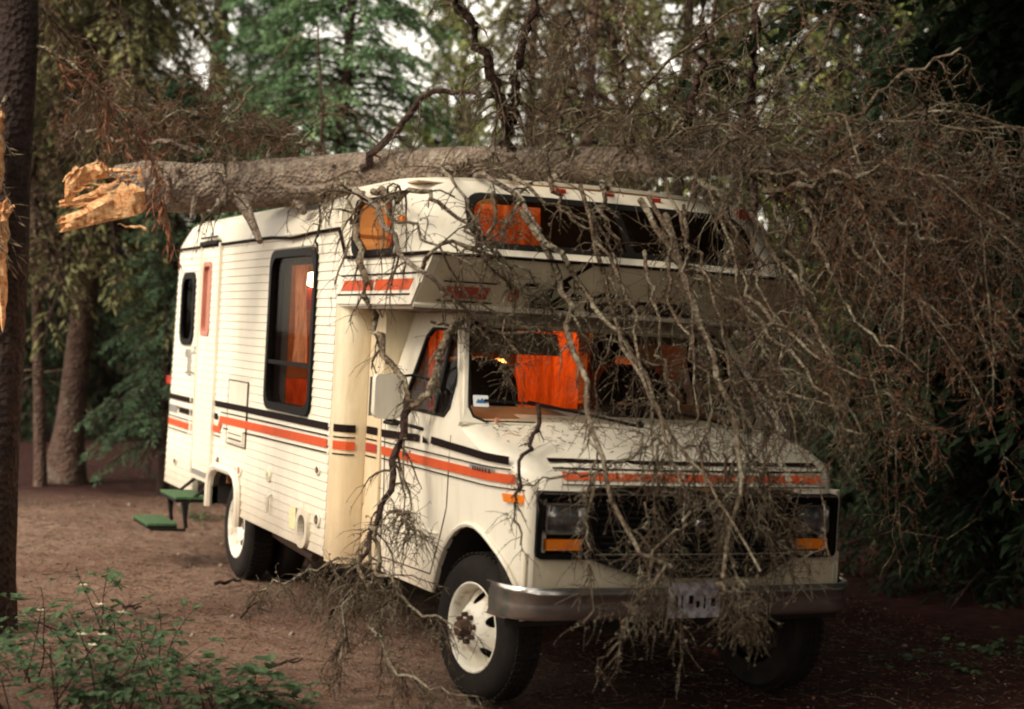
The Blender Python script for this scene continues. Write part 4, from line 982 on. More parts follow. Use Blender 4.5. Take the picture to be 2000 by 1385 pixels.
v = coords(nt, 'Object', (1.5, 9, 9)); n1 = noise_tex(nt, 3.2, 6, .72, v); r = ramp(nt, n1.outputs['Fac'], [(.34, (.26, .085, .03)), (.47, (.66, .31, .12)), (.62, (.90, .64, .36))])
nt.links.new(r.outputs[0], b_.inputs['Base Color']); bump(nt, b_, n1.outputs['Fac'], .8, .03); M['splint'] = m

# ---------------------------------------------------------------- standing trees (one mesh pair per kind, shared by the copies)
def trunk_mesh(name, H, r0, seed, lean=.0, flare=.5, top=.15, K=26, sides=14, rough=.10):
    r_ = np.random.default_rng(seed); z = np.concatenate([np.linspace(0, .9, 7)[:-1], np.linspace(.9, H, K-6)]); z[0] = -.25
    cx = np.cumsum(r_.normal(0, .012, K))*np.clip(z/3, 0, 1)+lean*z; cy = np.cumsum(r_.normal(0, .012, K))*np.clip(z/3, 0, 1)
    ang = np.arange(sides)*2*math.pi/sides; ph = r_.random(3)*6
    V = []
    for i in range(K):
        t = max(0, z[i])/H; r = r0*(1-(1-top)*t)
        fl = flare*math.exp(-max(z[i], 0)*4.5)
        for a in ang:
            rr = r*(1+fl*(.7+.6*max(0, math.sin(3*a+ph[0])))+rough*mnoise.noise(Vector((math.cos(a)*1.6, math.sin(a)*1.6, z[i]*1.1+seed))))
            V.append((cx[i]+rr*math.cos(a), cy[i]+rr*math.sin(a), z[i]))
    idx = np.arange(K*sides).reshape(K, sides); a = idx[:-1]; b = idx[1:]
    Q = np.stack([a, np.roll(a, -1, 1), np.roll(b, -1, 1), b], -1).reshape(-1, 4)
    return fast_mesh(name, V, Q), np.stack([cx, cy, z], 1)
def spruce_crown(name, axis_pts, H, base, Rm, seed, nb=150, nt_=16, nl=4, ll=.11, lw=.022, droop=.7, dead=0, up=.15, low=1.0):
    r_ = np.random.default_rng(seed); hz = base+(H-base)*np.sort(r_.random(nb))**.95
    ax = np.stack([np.interp(hz, axis_pts[:, 2], axis_pts[:, k]) for k in range(3)], 1); ax[:, 2] = hz
    a = np.arange(nb)*2.399+r_.normal(0, .4, nb); f = (hz-base)/(H-base)
    L = Rm*(1-f)**.75*(.65+.5*r_.random(nb))*np.clip(low+(1-low)*f*3, .2, 1)+.15
    D = np.stack([np.cos(a), np.sin(a), np.full(nb, up)+.5*f], 1)
    P, R = grow(ax, D, L, 7, .012+.014*(1-f), .2, droop, .06, r_)
    B = VB(); V_, Q_ = tubes(P, R, 3); B.add(V_, Q_, 0)
    X, T, rr, pi, t = along(P, R, nt_, .12, 1.0, r_)
    sd = np.where(r_.random(len(X)) < .5, -1, 1)[:, None]; S = norm(np.cross(T, [0, 0, 1.0]))*sd
    D2 = T*.75+S*.85+r_.normal(0, .12, X.shape)+np.array([0, 0, -.12]); L2 = (.16+.30*L[pi])*(1.05-t)*(.7+.6*r_.random(len(X)))+.08
    P2, R2 = grow(X, D2, L2, 4, np.full(len(X), .005), .4, droop*.5, .08, r_); V_, Q_ = tubes(P2, R2, 3); B.add(V_, Q_, 0)
    X, T, rr, pi2, t2 = along(P2, R2, nl, .0, 1.0, r_)
    sd = np.where(r_.random(len(X)) < .5, -1, 1)[:, None]; S = norm(np.cross(T, [0, 0, 1.0]))*sd
    D3 = T*.9+S*.75+r_.normal(0, .22, X.shape)
    V_, Q_ = leaves(X, D3, ll*(.6+.8*r_.random(len(X))), lw*(.7+.6*r_.random(len(X))), r=r_, flat=.7)
    keep = r_.random(len(Q_)) > dead
    B.add(V_, Q_[keep], 1); return B.mesh(name)
def broad_crown(name, axis_pts, H, base, Rm, seed, nb=45, nl=7, ll=.07):
    r_ = np.random.default_rng(seed); hz = base+(H-base)*r_.random(nb); ax = np.stack([np.interp(hz, axis_pts[:, 2], axis_pts[:, k]) for k in range(3)], 1); ax[:, 2] = hz
    a = r_.random(nb)*6.28; D = np.stack([np.cos(a), np.sin(a), .6+.4*r_.random(nb)], 1); P, R = grow(ax, D, Rm*(.5+.7*r_.random(nb)), 7, np.full(nb, .022), .2, .25, .16, r_)
    B = VB(); V_, Q_ = tubes(P, R, 4); B.add(V_, Q_, 0)
    X, T, rr, pi, t = along(P, R, 14, .2, 1, r_); P2, R2 = grow(X, T+r_.normal(0, .7, X.shape), .25+.5*r_.random(len(X)), 5, np.full(len(X), .007), .3, .2, .2, r_); V_, Q_ = tubes(P2, R2, 3); B.add(V_, Q_, 0)
    X, T, rr, pi, t = along(P2, R2, nl, .1, 1, r_); V_, Q_ = leaves(X, T+r_.normal(0, .8, X.shape), ll*(.6+.8*r_.random(len(X))), ll*.42*(.7+.6*r_.random(len(X))), r=r_, flat=.35); B.add(V_, Q_, 1)
    return B.mesh(name)
KIND = {}
def kind(key, H, r0, bark, leafm, maker, seed, lean=0, flare=.45, **kw):
    tm, axp = trunk_mesh('trunk', H, r0, seed, lean, flare); tm.materials.append(M[bark]); tm.polygons.foreach_set('use_smooth', [True]*len(tm.polygons))
    cm = maker('crown', axp, H, seed=seed+1, **kw); cm.materials.append(M['bark_dark']); cm.materials.append(M[leafm]); KIND[key] = (tm, cm)
kind('tall', 15, .19, 'bark', 'needle', spruce_crown, 21, base=2.2, Rm=2.3, nb=190, nt_=15, nl=10, ll=.13, lw=.016, droop=.8)
kind('skirt', 11, .14, 'bark', 'needle', spruce_crown, 31, base=.35, Rm=2.0, nb=230, nt_=16, nl=11, ll=.105, lw=.014, droop=.7)
kind('bright', 9, .11, 'bark_dark', 'needle_b', spruce_crown, 41, base=.9, Rm=1.9, nb=240, nt_=20, nl=10, ll=.08, lw=.014, droop=.55)
kind('olive', 10, .12, 'bark', 'needle_o', spruce_crown, 51, base=1.0, Rm=1.8, nb=170, nt_=16, nl=8, ll=.10, lw=.014, droop=.9)
kind('brown', 9, .09, 'bark', 'drybrown', spruce_crown, 61, base=.8, Rm=1.7, nb=170, nt_=16, nl=5, ll=.10, lw=.010, droop=1.1, dead=.2)
kind('dense', 12, .16, 'bark', 'needle', spruce_crown, 81, base=1.9, Rm=3.1, nb=300, nt_=16, nl=10, ll=.17, lw=.036, droop=.6)  # thick crown, shaped to shade the right side of the clearing
kind('canopy', 13, .15, 'bark', 'needle', spruce_crown, 91, base=4.7, Rm=3.3, nb=300, nt_=18, nl=11, ll=.18, lw=.040, droop=.25)  # high spreading crown, shaped to block sun and sky from out of view
kind('broad', 7, .07, 'bark_dark', 'leafg', broad_crown, 71, base=1.6, Rm=1.8, nb=50, nl=9, ll=.085)
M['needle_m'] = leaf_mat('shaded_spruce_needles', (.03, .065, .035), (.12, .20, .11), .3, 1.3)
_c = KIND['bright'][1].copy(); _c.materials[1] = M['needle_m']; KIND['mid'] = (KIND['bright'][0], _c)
def tree(key, name, px, D, label, group=None, s=1.0, rot=None, cat='tree', xy=None, lean=None):
    p = on_ground(px, D) if xy is None else Vector((xy[0], xy[1], 0))
    t = thing(name, label, cat, (p.x, p.y, gh(p.x, p.y)), group); t.scale = (s, s, s); t.rotation_euler = (0 if lean is None else lean[0], 0 if lean is None else lean[1], random.random()*6.28 if rot is None else rot)
    for nm, me in zip(('trunk', 'crown'), KIND[key]):
        o = bpy.data.objects.new(nm, me); COL.objects.link(o); o.parent = t
    return t
# trees one can point at
tree('bright', 'spruce_tree', 650, 18.5, 'bright blue-green spruce rising behind the rear roof of the motorhome', s=1.0, rot=.4)
tree('bright', 'spruce_tree', 545, 23, 'second, dimmer blue-green spruce half hidden left of the bright spruce', s=1.05, rot=2.4)
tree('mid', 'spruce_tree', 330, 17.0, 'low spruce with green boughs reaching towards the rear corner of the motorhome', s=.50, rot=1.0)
tree('skirt', 'spruce_tree', 210, 25, 'dark spruce in the shade behind the leaning brown trunk', s=1.0)
tree('skirt', 'spruce_tree', 40, 24, 'dark spruce behind the thin pole trunk at the left edge', s=1.1)
tree('tall', 'spruce_tree', 395, 24, 'tall spruce with small sky gaps above the torn end of the fallen trunk', s=1.0)
tree('olive', 'spruce_tree', 850, 38, 'distant olive spruce breaking up the pale sky gap at top centre', s=1.0)
tree('olive', 'spruce_tree', 770, 34, 'small pale spruce standing against the sky gap right of the bright spruce', s=.6)
tree('broad', 'broadleaf_tree', 880, 25, 'yellow-green broadleaf tree in front of the pale sky above the middle of the fallen trunk', s=1.1)
tree('olive', 'spruce_tree', 1010, 22, 'olive grey spruce behind the upright limbs of the fallen tree', s=.95)
tree('brown', 'dead_spruce', 1120, 17, 'brown half-dead spruce above the cab-over roof', s=1.0)
tree('broad', 'broadleaf_tree', 1220, 24, 'light green broadleaf tree showing through twigs above the cab-over window', s=1.15, rot=2)
tree('olive', 'spruce_tree', 1310, 19, 'olive spruce with forked upper limbs behind the crown of the fallen tree', s=1.0)
tree('broad', 'broadleaf_tree', 1420, 20, 'yellow-green broadleaf tree at upper right behind red-brown dead twigs', s=1.05, rot=4)
tree('olive', 'spruce_tree', 1620, 21, 'olive spruce left of the white sky gap at upper right', s=1.0)
tree('broad', 'broadleaf_tree', 1690, 17.5, 'bright green broadleaf sapling below the white sky gap at upper right', s=.8, rot=1)
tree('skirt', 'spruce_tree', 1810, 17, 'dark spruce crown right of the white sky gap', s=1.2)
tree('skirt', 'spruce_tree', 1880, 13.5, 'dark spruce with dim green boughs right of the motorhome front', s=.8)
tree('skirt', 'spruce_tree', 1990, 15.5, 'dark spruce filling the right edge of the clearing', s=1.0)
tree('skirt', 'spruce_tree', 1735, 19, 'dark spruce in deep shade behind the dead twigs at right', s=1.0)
tree('tall', 'spruce_tree', 180, 33, 'far spruce seen between the pole trunk and the leaning trunk', s=.9)
# background ranks
g = 'spruces of the forest behind the clearing'
lab = 'spruce deep in the dark forest behind the clearing'
r0_ = random.Random(5)
for i in range(20):
    px = -150+i*118+r0_.uniform(-30, 30); D = r0_.uniform(30, 44)
    if 690 < px < 880 or 1150 < px < 1300 or 1680 < px < 1800: continue
    tree(r0_.choice(['tall', 'skirt', 'tall', 'olive']), 'forest_spruce', px, D, lab, g, s=r0_.uniform(.75, 1.1))
g2 = 'spruces at the dark right side of the clearing'
for i, (x, y, k, s) in enumerate([(-2.5, 5.2, 'skirt', .9), (.2, 6.8, 'skirt', 1.0), (2.6, 7.6, 'skirt', .9), (4.8, 6.0, 'tall', 1.0), (6.8, 4.6, 'skirt', .85), (3.6, 10.5, 'tall', 1.2), (7.5, 9, 'skirt', 1.2), (9.3, 3.0, 'tall', 1.0), (-.1, 3.3, 'canopy', 1), (2.0, 2.7, 'canopy', 1), (4.3, 1.3, 'canopy', 1), (-1.8, 6.2, 'canopy', 1.1), (1.2, 5.4, 'canopy', 1.0), (-.9, 4.6, 'dense', .9),  (3.3, 3.9, 'dense', 1.0), (5.6, 2.2, 'dense', .9), (-1.6, 5.6, 'dense', 1), (.6, 6.0, 'dense', 1.0), (3.6, 6.4, 'dense', 1.1), (4.2, 4.6, 'skirt', .8), (2.0, 4.9, 'skirt', .85), (6.2, 2.3, 'skirt', .7), (.8, 10.0, 'skirt', 1.1), (-3, 9.5, 'skirt', 1.1)]):  # mostly out of view, added to keep sun and sky off the right
    tree(k, 'edge_shade_spruce', 0, 0, 'spruce beyond the right side of the motorhome, added to deepen the shade there', g2, s=s, xy=(x, y))
g3 = 'spruces around the camera side of the clearing'
for i, (x, y, k, s) in enumerate([(4.4, -8.0, 'tall', 1.0), (6.2, -8.4, 'skirt', 1.1), (5.0, -10.5, 'tall', 1.2), (14, -2, 'skirt', 1.0), (16, -7, 'tall', 1.0), (13.5, 2.5, 'tall', 1.1), (19, -3, 'skirt', 1.3), (12, -13, 'tall', 1.1), (18, -12, 'skirt', 1.2), (5, -16, 'tall', 1.1), (17, 4, 'skirt', 1.2)]):  # out of view, added to shade the front ground and darken glass reflections
    tree(k, 'unseen_spruce', 0, 0, 'unseen spruce added on the camera side of the clearing for shade and reflections', g3, s=s, xy=(x, y))

# bare trunks at the left
def bare(name, px, D, r, H, label, lean=(0, 0), flare=.5, bark='bark', seed=3, nst=14, cat='tree'):
    p = on_ground(px, D); t = thing(name, label, cat, (p.x, p.y, gh(p.x, p.y)))
    tm, axp = trunk_mesh('trunk', H, r, seed, 0, flare); o = link('trunk', tm, M[bark], t, True); t.rotation_euler = (lean[0], lean[1], 0)
    r_ = np.random.default_rng(seed); hz = .8+(H-.8)*r_.random(nst); S = np.stack([np.interp(hz, axp[:, 2], axp[:, 0]), np.interp(hz, axp[:, 2], axp[:, 1]), hz], 1); a = r_.random(nst)*6.28
    P, R = grow(S, np.stack([np.cos(a), np.sin(a), .1+0*a], 1), r+.15+.7*r_.random(nst), 6, np.full(nst, .009), .3, .5, .18, r_)
    for k in range(nst):
        V_, Q_ = tubes(P[k:k+1], R[k:k+1], 4); B = VB(); B.add(V_, Q_)
        X, T, rr, pi, tt = along(P[k:k+1], R[k:k+1], 6, .3, 1, r_); P2, R2 = grow(X, T+r_.normal(0, .7, X.shape), .1+.2*r_.random(len(X)), 4, np.full(len(X), .0035), .4, .3, .2, r_); V_, Q_ = tubes(P2, R2, 3); B.add(V_, Q_)
        B.build('dead_branch', M['twig'], t)
    return t
# direction of picture-right on the ground, for leaning
ang_r = math.atan2(CR[1], CR[0])
def lean_rot(deg_right):
    q = Vector((-CR[1], CR[0], 0)).normalized(); return (Matrix.Rotation(math.radians(deg_right), 3, q)).to_euler()
t = bare('pole_tree', 92, 17.2, .066, 9, 'thin bare pole trunk standing left of the leaning brown trunk', flare=.3, seed=5); t.rotation_euler = lean_rot(-2.6)
_t = t; cm_ = spruce_crown('crown', trunk_mesh('trunk', 9, .066, 5)[1], 9, base=2.7, Rm=1.3, seed=301, nb=110, nt_=14, nl=7, ll=.09, lw=.010, droop=1.0, dead=.1); link('crown', cm_, [M['bark_dark'], M['drybrown']], t)
t = bare('leaning_tree', 140, 17.8, .165, 10, 'brown leaning trunk with flared roots at the edge of the clearing', flare=1.0, seed=6); t.rotation_euler = lean_rot(2.2)
cm_ = spruce_crown('crown', trunk_mesh('trunk', 10, .165, 6)[1], 10, base=2.7, Rm=2.3, seed=302, nb=190, nt_=16, nl=10, ll=.11, lw=.015, droop=.8); link('crown', cm_, [M['bark_dark'], M['needle_o']], t)
t = bare('dead_pole_tree', 672, 15.8, .055, 4.9, 'dark slanting dead stem crossing the bright green spruce', flare=.2, bark='bark_dark', seed=8, nst=18); t.rotation_euler = lean_rot(-4)
t = bare('slender_dead_tree', 1310, 14.5, .05, 7, 'dark slender dead stem rising above the middle of the fallen crown', flare=.2, bark='bark_dark', seed=9, nst=30); t.rotation_euler = lean_rot(3)
t = bare('slender_dead_tree', 1480, 13.0, .05, 7, 'dark crooked dead stem behind the red-brown twigs right of the roof', flare=.2, bark='bark_dark', seed=10, nst=30); t.rotation_euler = lean_rot(-2)
t = bare('forest_pole', 1775, 20, .15, 9, 'dark straight trunk just right of the white sky gap', flare=.2, bark='bark_dark', seed=12, nst=16); t.rotation_euler = lean_rot(1)

# near tree at the left edge with the long torn scar
pn = on_ground(-8, 9.3)
near = thing('scarred_tree', 'dark standing trunk at the left edge with a long orange torn scar', 'tree', (pn.x, pn.y, gh(pn.x, pn.y)))
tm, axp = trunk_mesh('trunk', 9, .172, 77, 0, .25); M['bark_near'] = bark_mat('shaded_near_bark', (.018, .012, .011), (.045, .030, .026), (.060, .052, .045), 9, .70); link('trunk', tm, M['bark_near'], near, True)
def scar(px_c, y0, y1, w, seed, parent, Dd=9.08, amp=1.0):
    r_ = random.Random(seed); b = MB(); n = 16; L = []
    for i in range(n+1):
        v = i/n; py = y0+(y1-y0)*v; ww = w*(1-v)**.6*(.75+.5*r_.random()); cx = px_c+3*math.sin(v*5+seed)
        L.append((at(cx-ww, py, Dd+.05), at(cx-ww*.2, py, Dd-.035*amp-.02*r_.random()), at(cx+ww*.5, py, Dd-.01-.02*r_.random()), at(cx+ww, py, Dd+.05)))
    inv = parent.matrix_world.inverted() if False else Matrix.Translation(-parent.location)
    for q in L: b.v += [tuple(inv @ p) for p in q]
    for i in range(n):
        for j in range(3): b.f.append((i*4+j, i*4+j+1, (i+1)*4+j+1, (i+1)*4+j)); b.mi.append(0)
    return b.build('torn_wood', M['splint'], parent)
scar(2, 395, 650, 22, 3, near); scar(-4, 240, 400, 14, 5, near)
def splinter(A, B, r, parent, seed, name='splinter'):
    r_ = random.Random(seed); inv = Matrix.Translation(-parent.location); b = MB(); n = 6
    pts = [inv @ (A.lerp(B, k/n)+Vector((r_.uniform(-.01, .01), r_.uniform(-.01, .01), r_.uniform(-.01, .01)))) for k in range(n+1)]
    b.tube(pts, [r*(1-k/n)**.8+.001 for k in range(n+1)], 5); return b.build(name, M['splint'], parent)
splinter(at(10, 415, 9.05), at(32, 402, 8.95), .018, near, 1); splinter(at(4, 430, 9.05), at(12, 380, 9.0), .02, near, 2); splinter(at(0, 250, 9.1), at(8, 190, 9.1), .02, near, 4)
r_ = np.random.default_rng(4)
for k in range(9):
    h = 3.15+k*.3; a = r_.random()*6.28; P, R = grow(np.array([[0, 0, h]]), np.array([[math.cos(a), math.sin(a), -.1]]), np.array([.8+r_.random()*.8]), 8, np.array([.014]), .2, .6, .12, r_)
    B = VB(); V_, Q_ = tubes(P, R, 4); B.add(V_, Q_); X, T, rr, pi, tt = along(P, R, 22, .15, 1, r_); P2, R2 = grow(X, T+r_.normal(0, .6, X.shape), .15+.35*r_.random(len(X)), 5, np.full(len(X), .004), .4, .6, .16, r_); V_, Q_ = tubes(P2, R2, 3); B.add(V_, Q_)
    X, T, rr, pi, tt = along(P2, R2, 14, .05, 1, r_); V_, Q_ = leaves(X, T+r_.normal(0, .5, X.shape), .05+.06*r_.random(len(X)), .004+.004*r_.random(len(X)), r=r_); B.add(V_, Q_, 1)
    o = B.build('dead_bough', [M['twig'], M['brownneedle' if k % 2 else 'drybrown']], near)

# ---------------------------------------------------------------- the fallen tree
fallen = thing('fallen_tree', 'dead spruce snapped off and lying across the motorhome roof, twiggy crown over the front', 'fallen tree')
TP = [(238, 374, 10.6, .170), (290, 366, 10.6, .172), (370, 368, 10.6, .168), (450, 366, 10.6, .164), (600, 352, 10.42, .156), (750, 336, 10.1, .142), (900, 328, 9.75, .128), (1080, 322, 9.45, .112), (1250, 316, 9.2, .092), (1500, 322, 8.9, .058), (1720, 345, 8.6, .030), (1880, 370, 8.4, .010)]
tp = [at(a, b_, c) for a, b_, c, d in TP]; tr = [q[3] for q in TP]
def resample(P, R, n):
    P = np.array([tuple(p) for p in P]); d = np.concatenate([[0], np.cumsum(np.linalg.norm(np.diff(P, axis=0), axis=1))]); s = np.linspace(0, d[-1], n)
    return np.stack([np.interp(s, d, P[:, k]) for k in range(3)], 1), np.interp(s, d, R), s/d[-1]
tP, tR, tS = resample(tp, tr, 70)
sides = 20; K = len(tP); T = norm(np.gradient(tP, axis=0)); A_ = norm(np.cross([0, 0, 1.0], T)); B_ = np.cross(T, A_); V = []
for i in range(K):
    for k in range(sides):
        a = 2*math.pi*k/sides; n_ = A_[i]*math.cos(a)+B_[i]*math.sin(a)
        s = tS[i]*7.5; rr = tR[i]*(1+.10*mnoise.noise(Vector((math.cos(a)*1.5, math.sin(a)*1.5, s*1.6)))+.05*mnoise.noise(Vector((math.cos(a)*4, math.sin(a)*4, s*6))))
        off = 0
        if i < 3: off = (2-i)/2*.16*mnoise.noise(Vector((math.cos(a)*2.2, math.sin(a)*2.2, 5)))       # ragged torn rim
        V.append(tP[i]+n_*rr-T[i]*off)
idx = np.arange(K*sides).reshape(K, sides); a = idx[:-1]; b = idx[1:]
Q = np.stack([a, np.roll(a, -1, 1), np.roll(b, -1, 1), b], -1).reshape(-1, 4)
link('trunk', fast_mesh('trunk', V, Q), M['bark_pale'], fallen, True)
# torn end: slabs of bright wood fanning out of the break, dark hollow between
def slab(pts_top, pts_bot, th, name='torn_slab', seed=1):
    """two jagged edges given as (px, py, D)"""
    r_ = random.Random(seed); n = 12; b = MB()
    def res(P):
        P = [at(*p) for p in P]; out = []
        for k in range(n+1):
            t = k/n*(len(P)-1); i = min(int(t), len(P)-2); out.append(P[i].lerp(P[i+1], t-i))
        return out
    A, B = res(pts_top), res(pts_bot); bk = Vector(CF)*th
    for k in range(n+1):
        j = Vector((r_.uniform(-1, 1), r_.uniform(-1, 1), r_.uniform(-1, 1)))*.012
        m_ = A[k].lerp(B[k], .45)-Vector(CF)*th*(.5+r_.uniform(-.4, .4)); m2 = A[k].lerp(B[k], .75)-Vector(CF)*th*(.25+r_.uniform(-.3, .3))
        b.v += [tuple(A[k]+j), tuple(m_), tuple(m2), tuple(B[k]-j), tuple(B[k]+bk), tuple(A[k]+bk)]
    for k in range(n):
        for q in range(6): q2 = (q+1) % 6; b.f.append((k*6+q, k*6+q2, (k+1)*6+q2, (k+1)*6+q))
    b.f.append(tuple(range(6))[::-1]); b.f.append(tuple(n*6+q for q in range(6))); b.mi = [0]*len(b.f)
    return b.build(name, M['splint'], fallen, True, 25)
slab([(124, 350, 10.45), (160, 325, 10.45), (190, 316, 10.5), (212, 330, 10.5), (275, 322, 10.52)], [(130, 400, 10.45), (150, 372, 10.45), (175, 352, 10.5), (215, 345, 10.5), (282, 340, 10.52)], .05, seed=2)
slab([(120, 428, 10.4), (160, 410, 10.4), (215, 372, 10.42), (250, 348, 10.45), (286, 350, 10.47)], [(118, 452, 10.4), (150, 444, 10.4), (200, 432, 10.4), (262, 420, 10.42), (284, 405, 10.45)], .07, seed=3)
slab([(118, 392, 10.6), (170, 380, 10.62), (230, 350, 10.65), (282, 345, 10.66)], [(116, 402, 10.6), (170, 402, 10.62), (230, 395, 10.65), (282, 400, 10.66)], .05, seed=4)
def sp2(a, b_, r, seed): return splinter(at(*a), at(*b_), r, fallen, seed)
for k, (a, b__, r) in enumerate([((150, 330, 10.45), (122, 356, 10.4), .02), ((200, 325, 10.45), (188, 312, 10.42), .02), ((140, 440, 10.38), (114, 452, 10.35), .022), ((215, 335, 10.42), (200, 318, 10.4), .015), ((275, 350, 10.4), (268, 322, 10.38), .02), ((130, 400, 10.5), (112, 404, 10.5), .015), ((128, 425, 10.4), (108, 436, 10.4), .012)]): sp2(a, b__, r, 20+k)
rs_ = random.Random(12)
for k in range(26):
    yy = rs_.uniform(318, 448); x0_ = rs_.uniform(170, 285); L_ = rs_.uniform(25, 90); xx = max(104, x0_-L_); sl = (yy-385)*rs_.uniform(-.1, .25)
    sp2((x0_, yy, 10.44), (xx, yy+sl+rs_.uniform(-8, 8), 10.38+rs_.uniform(-.06, .1)), rs_.uniform(.004, .011), 60+k)
# broken-off branch stubs
for k, (a, c, r) in enumerate([((330, 385, 10.45), (332, 345, 10.35), .022), ((478, 405, 10.3), (508, 472, 10.1), .034), ((380, 395, 10.45), (374, 428, 10.35), .02), ((586, 400, 10.2), (594, 416, 10.15), .035), ((462, 322, 10.5), (455, 300, 10.5), .018), ((520, 318, 10.5), (530, 288, 10.5), .018), ((350, 340, 10.45), (345, 330, 10.4), .02), ((655, 330, 10.2), (648, 322, 10.1), .018), ((1000, 310, 9.5), (985, 292, 9.4), .03)]):
    b = MB(); A = at(*a); C_ = at(*c); A = A+(A-C_)*.25; b.tube([A, A.lerp(C_, .5)+Vector((0, 0, .008)), C_], [r*1.5, r*.9, r*.6], 8); b.build('branch_stub', M['bark_pale'], fallen, True)

def inrv(P):     # points inside the motorhome
    x, y, z = P[..., 0], P[..., 1], P[..., 2]
    nose_ = np.clip(-.29+(z-2.0)*.9, -.29, -.03)+.13
    top = np.clip(-.03-(z-2.26)*.85, -.55, 0)+.12
    b1 = (x > -6) & (x < -1.3) & (abs(y) < 1.21) & (z > .45) & (z < 2.70)
    b2 = (x > -1.6) & (abs(y) < 1.21) & (((z > 1.95) & (z <= 2.26) & (x < nose_)) | ((z > 2.26) & (z < 2.72) & (x < top)))
    b3 = (x > -1.5) & (abs(y) < 1.03) & (z > .45) & (((z < 1.30) & (x < .84)) | ((z >= 1.30) & (z < 1.44) & (x < .60-(z-1.30)*3.6)) | ((z >= 1.44) & (z < 1.98) & (x < .12-(z-1.44)*.9)))
    return b1 | b2 | b3 | (z < .005)
def push(P, R, Q, sides, K):   # drop quads of tube segments that fall inside
    N = P.shape[0]; bad = inrv(P); segbad = bad[:, :-1] | bad[:, 1:]
    segbad = np.maximum.accumulate(segbad, axis=1)
    return Q.reshape(N, K-1, sides, 4)[~segbad].reshape(-1, 4)
def dress(P, R, seed, ntw=22, tl=(.20, .62), nsub=9, sl=(.04, .20), lich=.5, need=0.0, grav=.9, spread=.8, t0=.08, mats=None):
    """twigs, twiglets, lichen tufts and dead needles along limbs P (N,K,3)"""
    r_ = np.random.default_rng(seed); B = VB()
    X, T, rr, pi, t = along(P, R, ntw, t0, 1.0, r_); ok = ~inrv(X); X, T, rr, t = X[ok], T[ok], rr[ok], t[ok]
    D = T*.55+norm(r_.normal(0, 1, X.shape))*spread; L = r_.uniform(*tl, len(X))*(1.1-.6*t)
    P2, R2 = grow(X, D, L, 6, np.clip(rr*.48, .0028, .009), .3, grav, .16, r_); V_, Q_ = tubes(P2, R2, 3); B.add(V_, push(P2, R2, Q_, 3, 6), 0)
    X, T, rr, pi, t = along(P2, R2, nsub, .08, 1.0, r_); ok = ~inrv(X); X, T, pi = X[ok], T[ok], pi[ok]
    P3, R3 = grow(X, T*.6+norm(r_.normal(0, 1, X.shape))*.75, r_.uniform(*sl, len(X)), 4, np.full(len(X), .0022), .5, grav*.5, .22, r_); V_, Q_ = tubes(P3, R3, 3); B.add(V_, push(P3, R3, Q_, 3, 4), 0)
    X, T, rr, pi, t = along(P3, R3, 3, .0, 1.0, r_); ok = ~inrv(X) & (r_.random(len(X)) < lich); Xl, Tl = X[ok], T[ok]
    V_, Q_ = leaves(Xl, r_.normal(0, 1, Xl.shape)+np.array([0, 0, -.3]), r_.uniform(.006, .020, len(Xl)), r_.uniform(.002, .006, len(Xl)), r=r_, flat=.2); B.add(V_, Q_, 1)
    if need > 0:
        X, T, rr, pi, t = along(P3, R3, int(need), .0, 1.0, r_); ok = ~inrv(X); X, T = X[ok], T[ok]
        V_, Q_ = leaves(X, T*.8+r_.normal(0, .5, X.shape), r_.uniform(.016, .045, len(X)), r_.uniform(.0016, .0035, len(X)), r=r_, flat=.3); B.add(V_, Q_, 2)
    return B
TW = None
def limb(pts, r0, r1, seed, parent=None, name='branch', bark='limb', K=18, **kw):
    parent = parent or fallen
    P = [at(*p) for p in pts]; Pn, _, s = resample(P, [1]*len(P), K)
    r_ = np.random.default_rng(seed)
    Pn[1:-1] = Pn[1:-1]*.5+(Pn[:-2]+Pn[2:])*.25; Pn[1:] += r_.normal(0, .014, (K-1, 3)); Pn[1:-1] += np.cumsum(r_.normal(0, .012, (K-2, 3)), 0)*np.sin(np.linspace(0, math.pi, K-2))[:, None]
    R = .85*(r0+(r1-r0)*s)/3108.6*np.array([p[2] for p in [pts[min(len(pts)-1, int(q*(len(pts)-1)))] for q in s]])
    # keep clear of the coachwork
    bad = inrv(Pn)
    for _ in range(25):
        if not bad.any(): break
        Pn[bad] += np.array([.03, -.02, .01]); bad = inrv(Pn)
    Pn = Pn[None]; R = R[None]; V_, Q_ = tubes(Pn, R, 7); B = VB(); B.add(V_, Q_); o = B.build(name, M[bark], parent, True)
    if kw.get('ntw', 1): 
        tw = dress(Pn, R, seed+1, **kw); ot = tw.build('twigs', [M['twig'], M['lichen'], M['brownneedle']], o); ot['kind'] = 'stuff'
    return o
D1 = 7.7
# limbs that hang in front of the motorhome, as the photograph shows them: (px, py, distance)
limb([(560, 366, 10.2), (640, 392, 9.9), (705, 412, 9.6), (738, 432, 9.4), (772, 475, 9.2), (802, 520, 9.0), (842, 566, 8.8), (872, 596, 8.7), (895, 628, 8.6), (960, 640, 8.4), (1040, 655, 8.2)], 11, 3, 101, bark='bark_pale', ntw=26, nsub=7)
limb([(738, 425, 9.4), (715, 455, 9.3), (716, 500, 9.2), (732, 570, 9.0), (746, 640, 8.9), (762, 700, 8.8), (795, 745, 8.6), (800, 800, 8.5)], 9, 7, 102, ntw=16, nsub=6, tl=(.1, .35))
limb([(800, 790, 8.5), (790, 830, 8.45), (770, 890, 8.4), (748, 960, 8.35), (722, 1030, 8.3), (690, 1110, 8.25), (650, 1190, 8.2), (632, 1225, 8.2)], 10, 4, 103, bark='bark_dark', ntw=20, nsub=8, tl=(.1, .4))
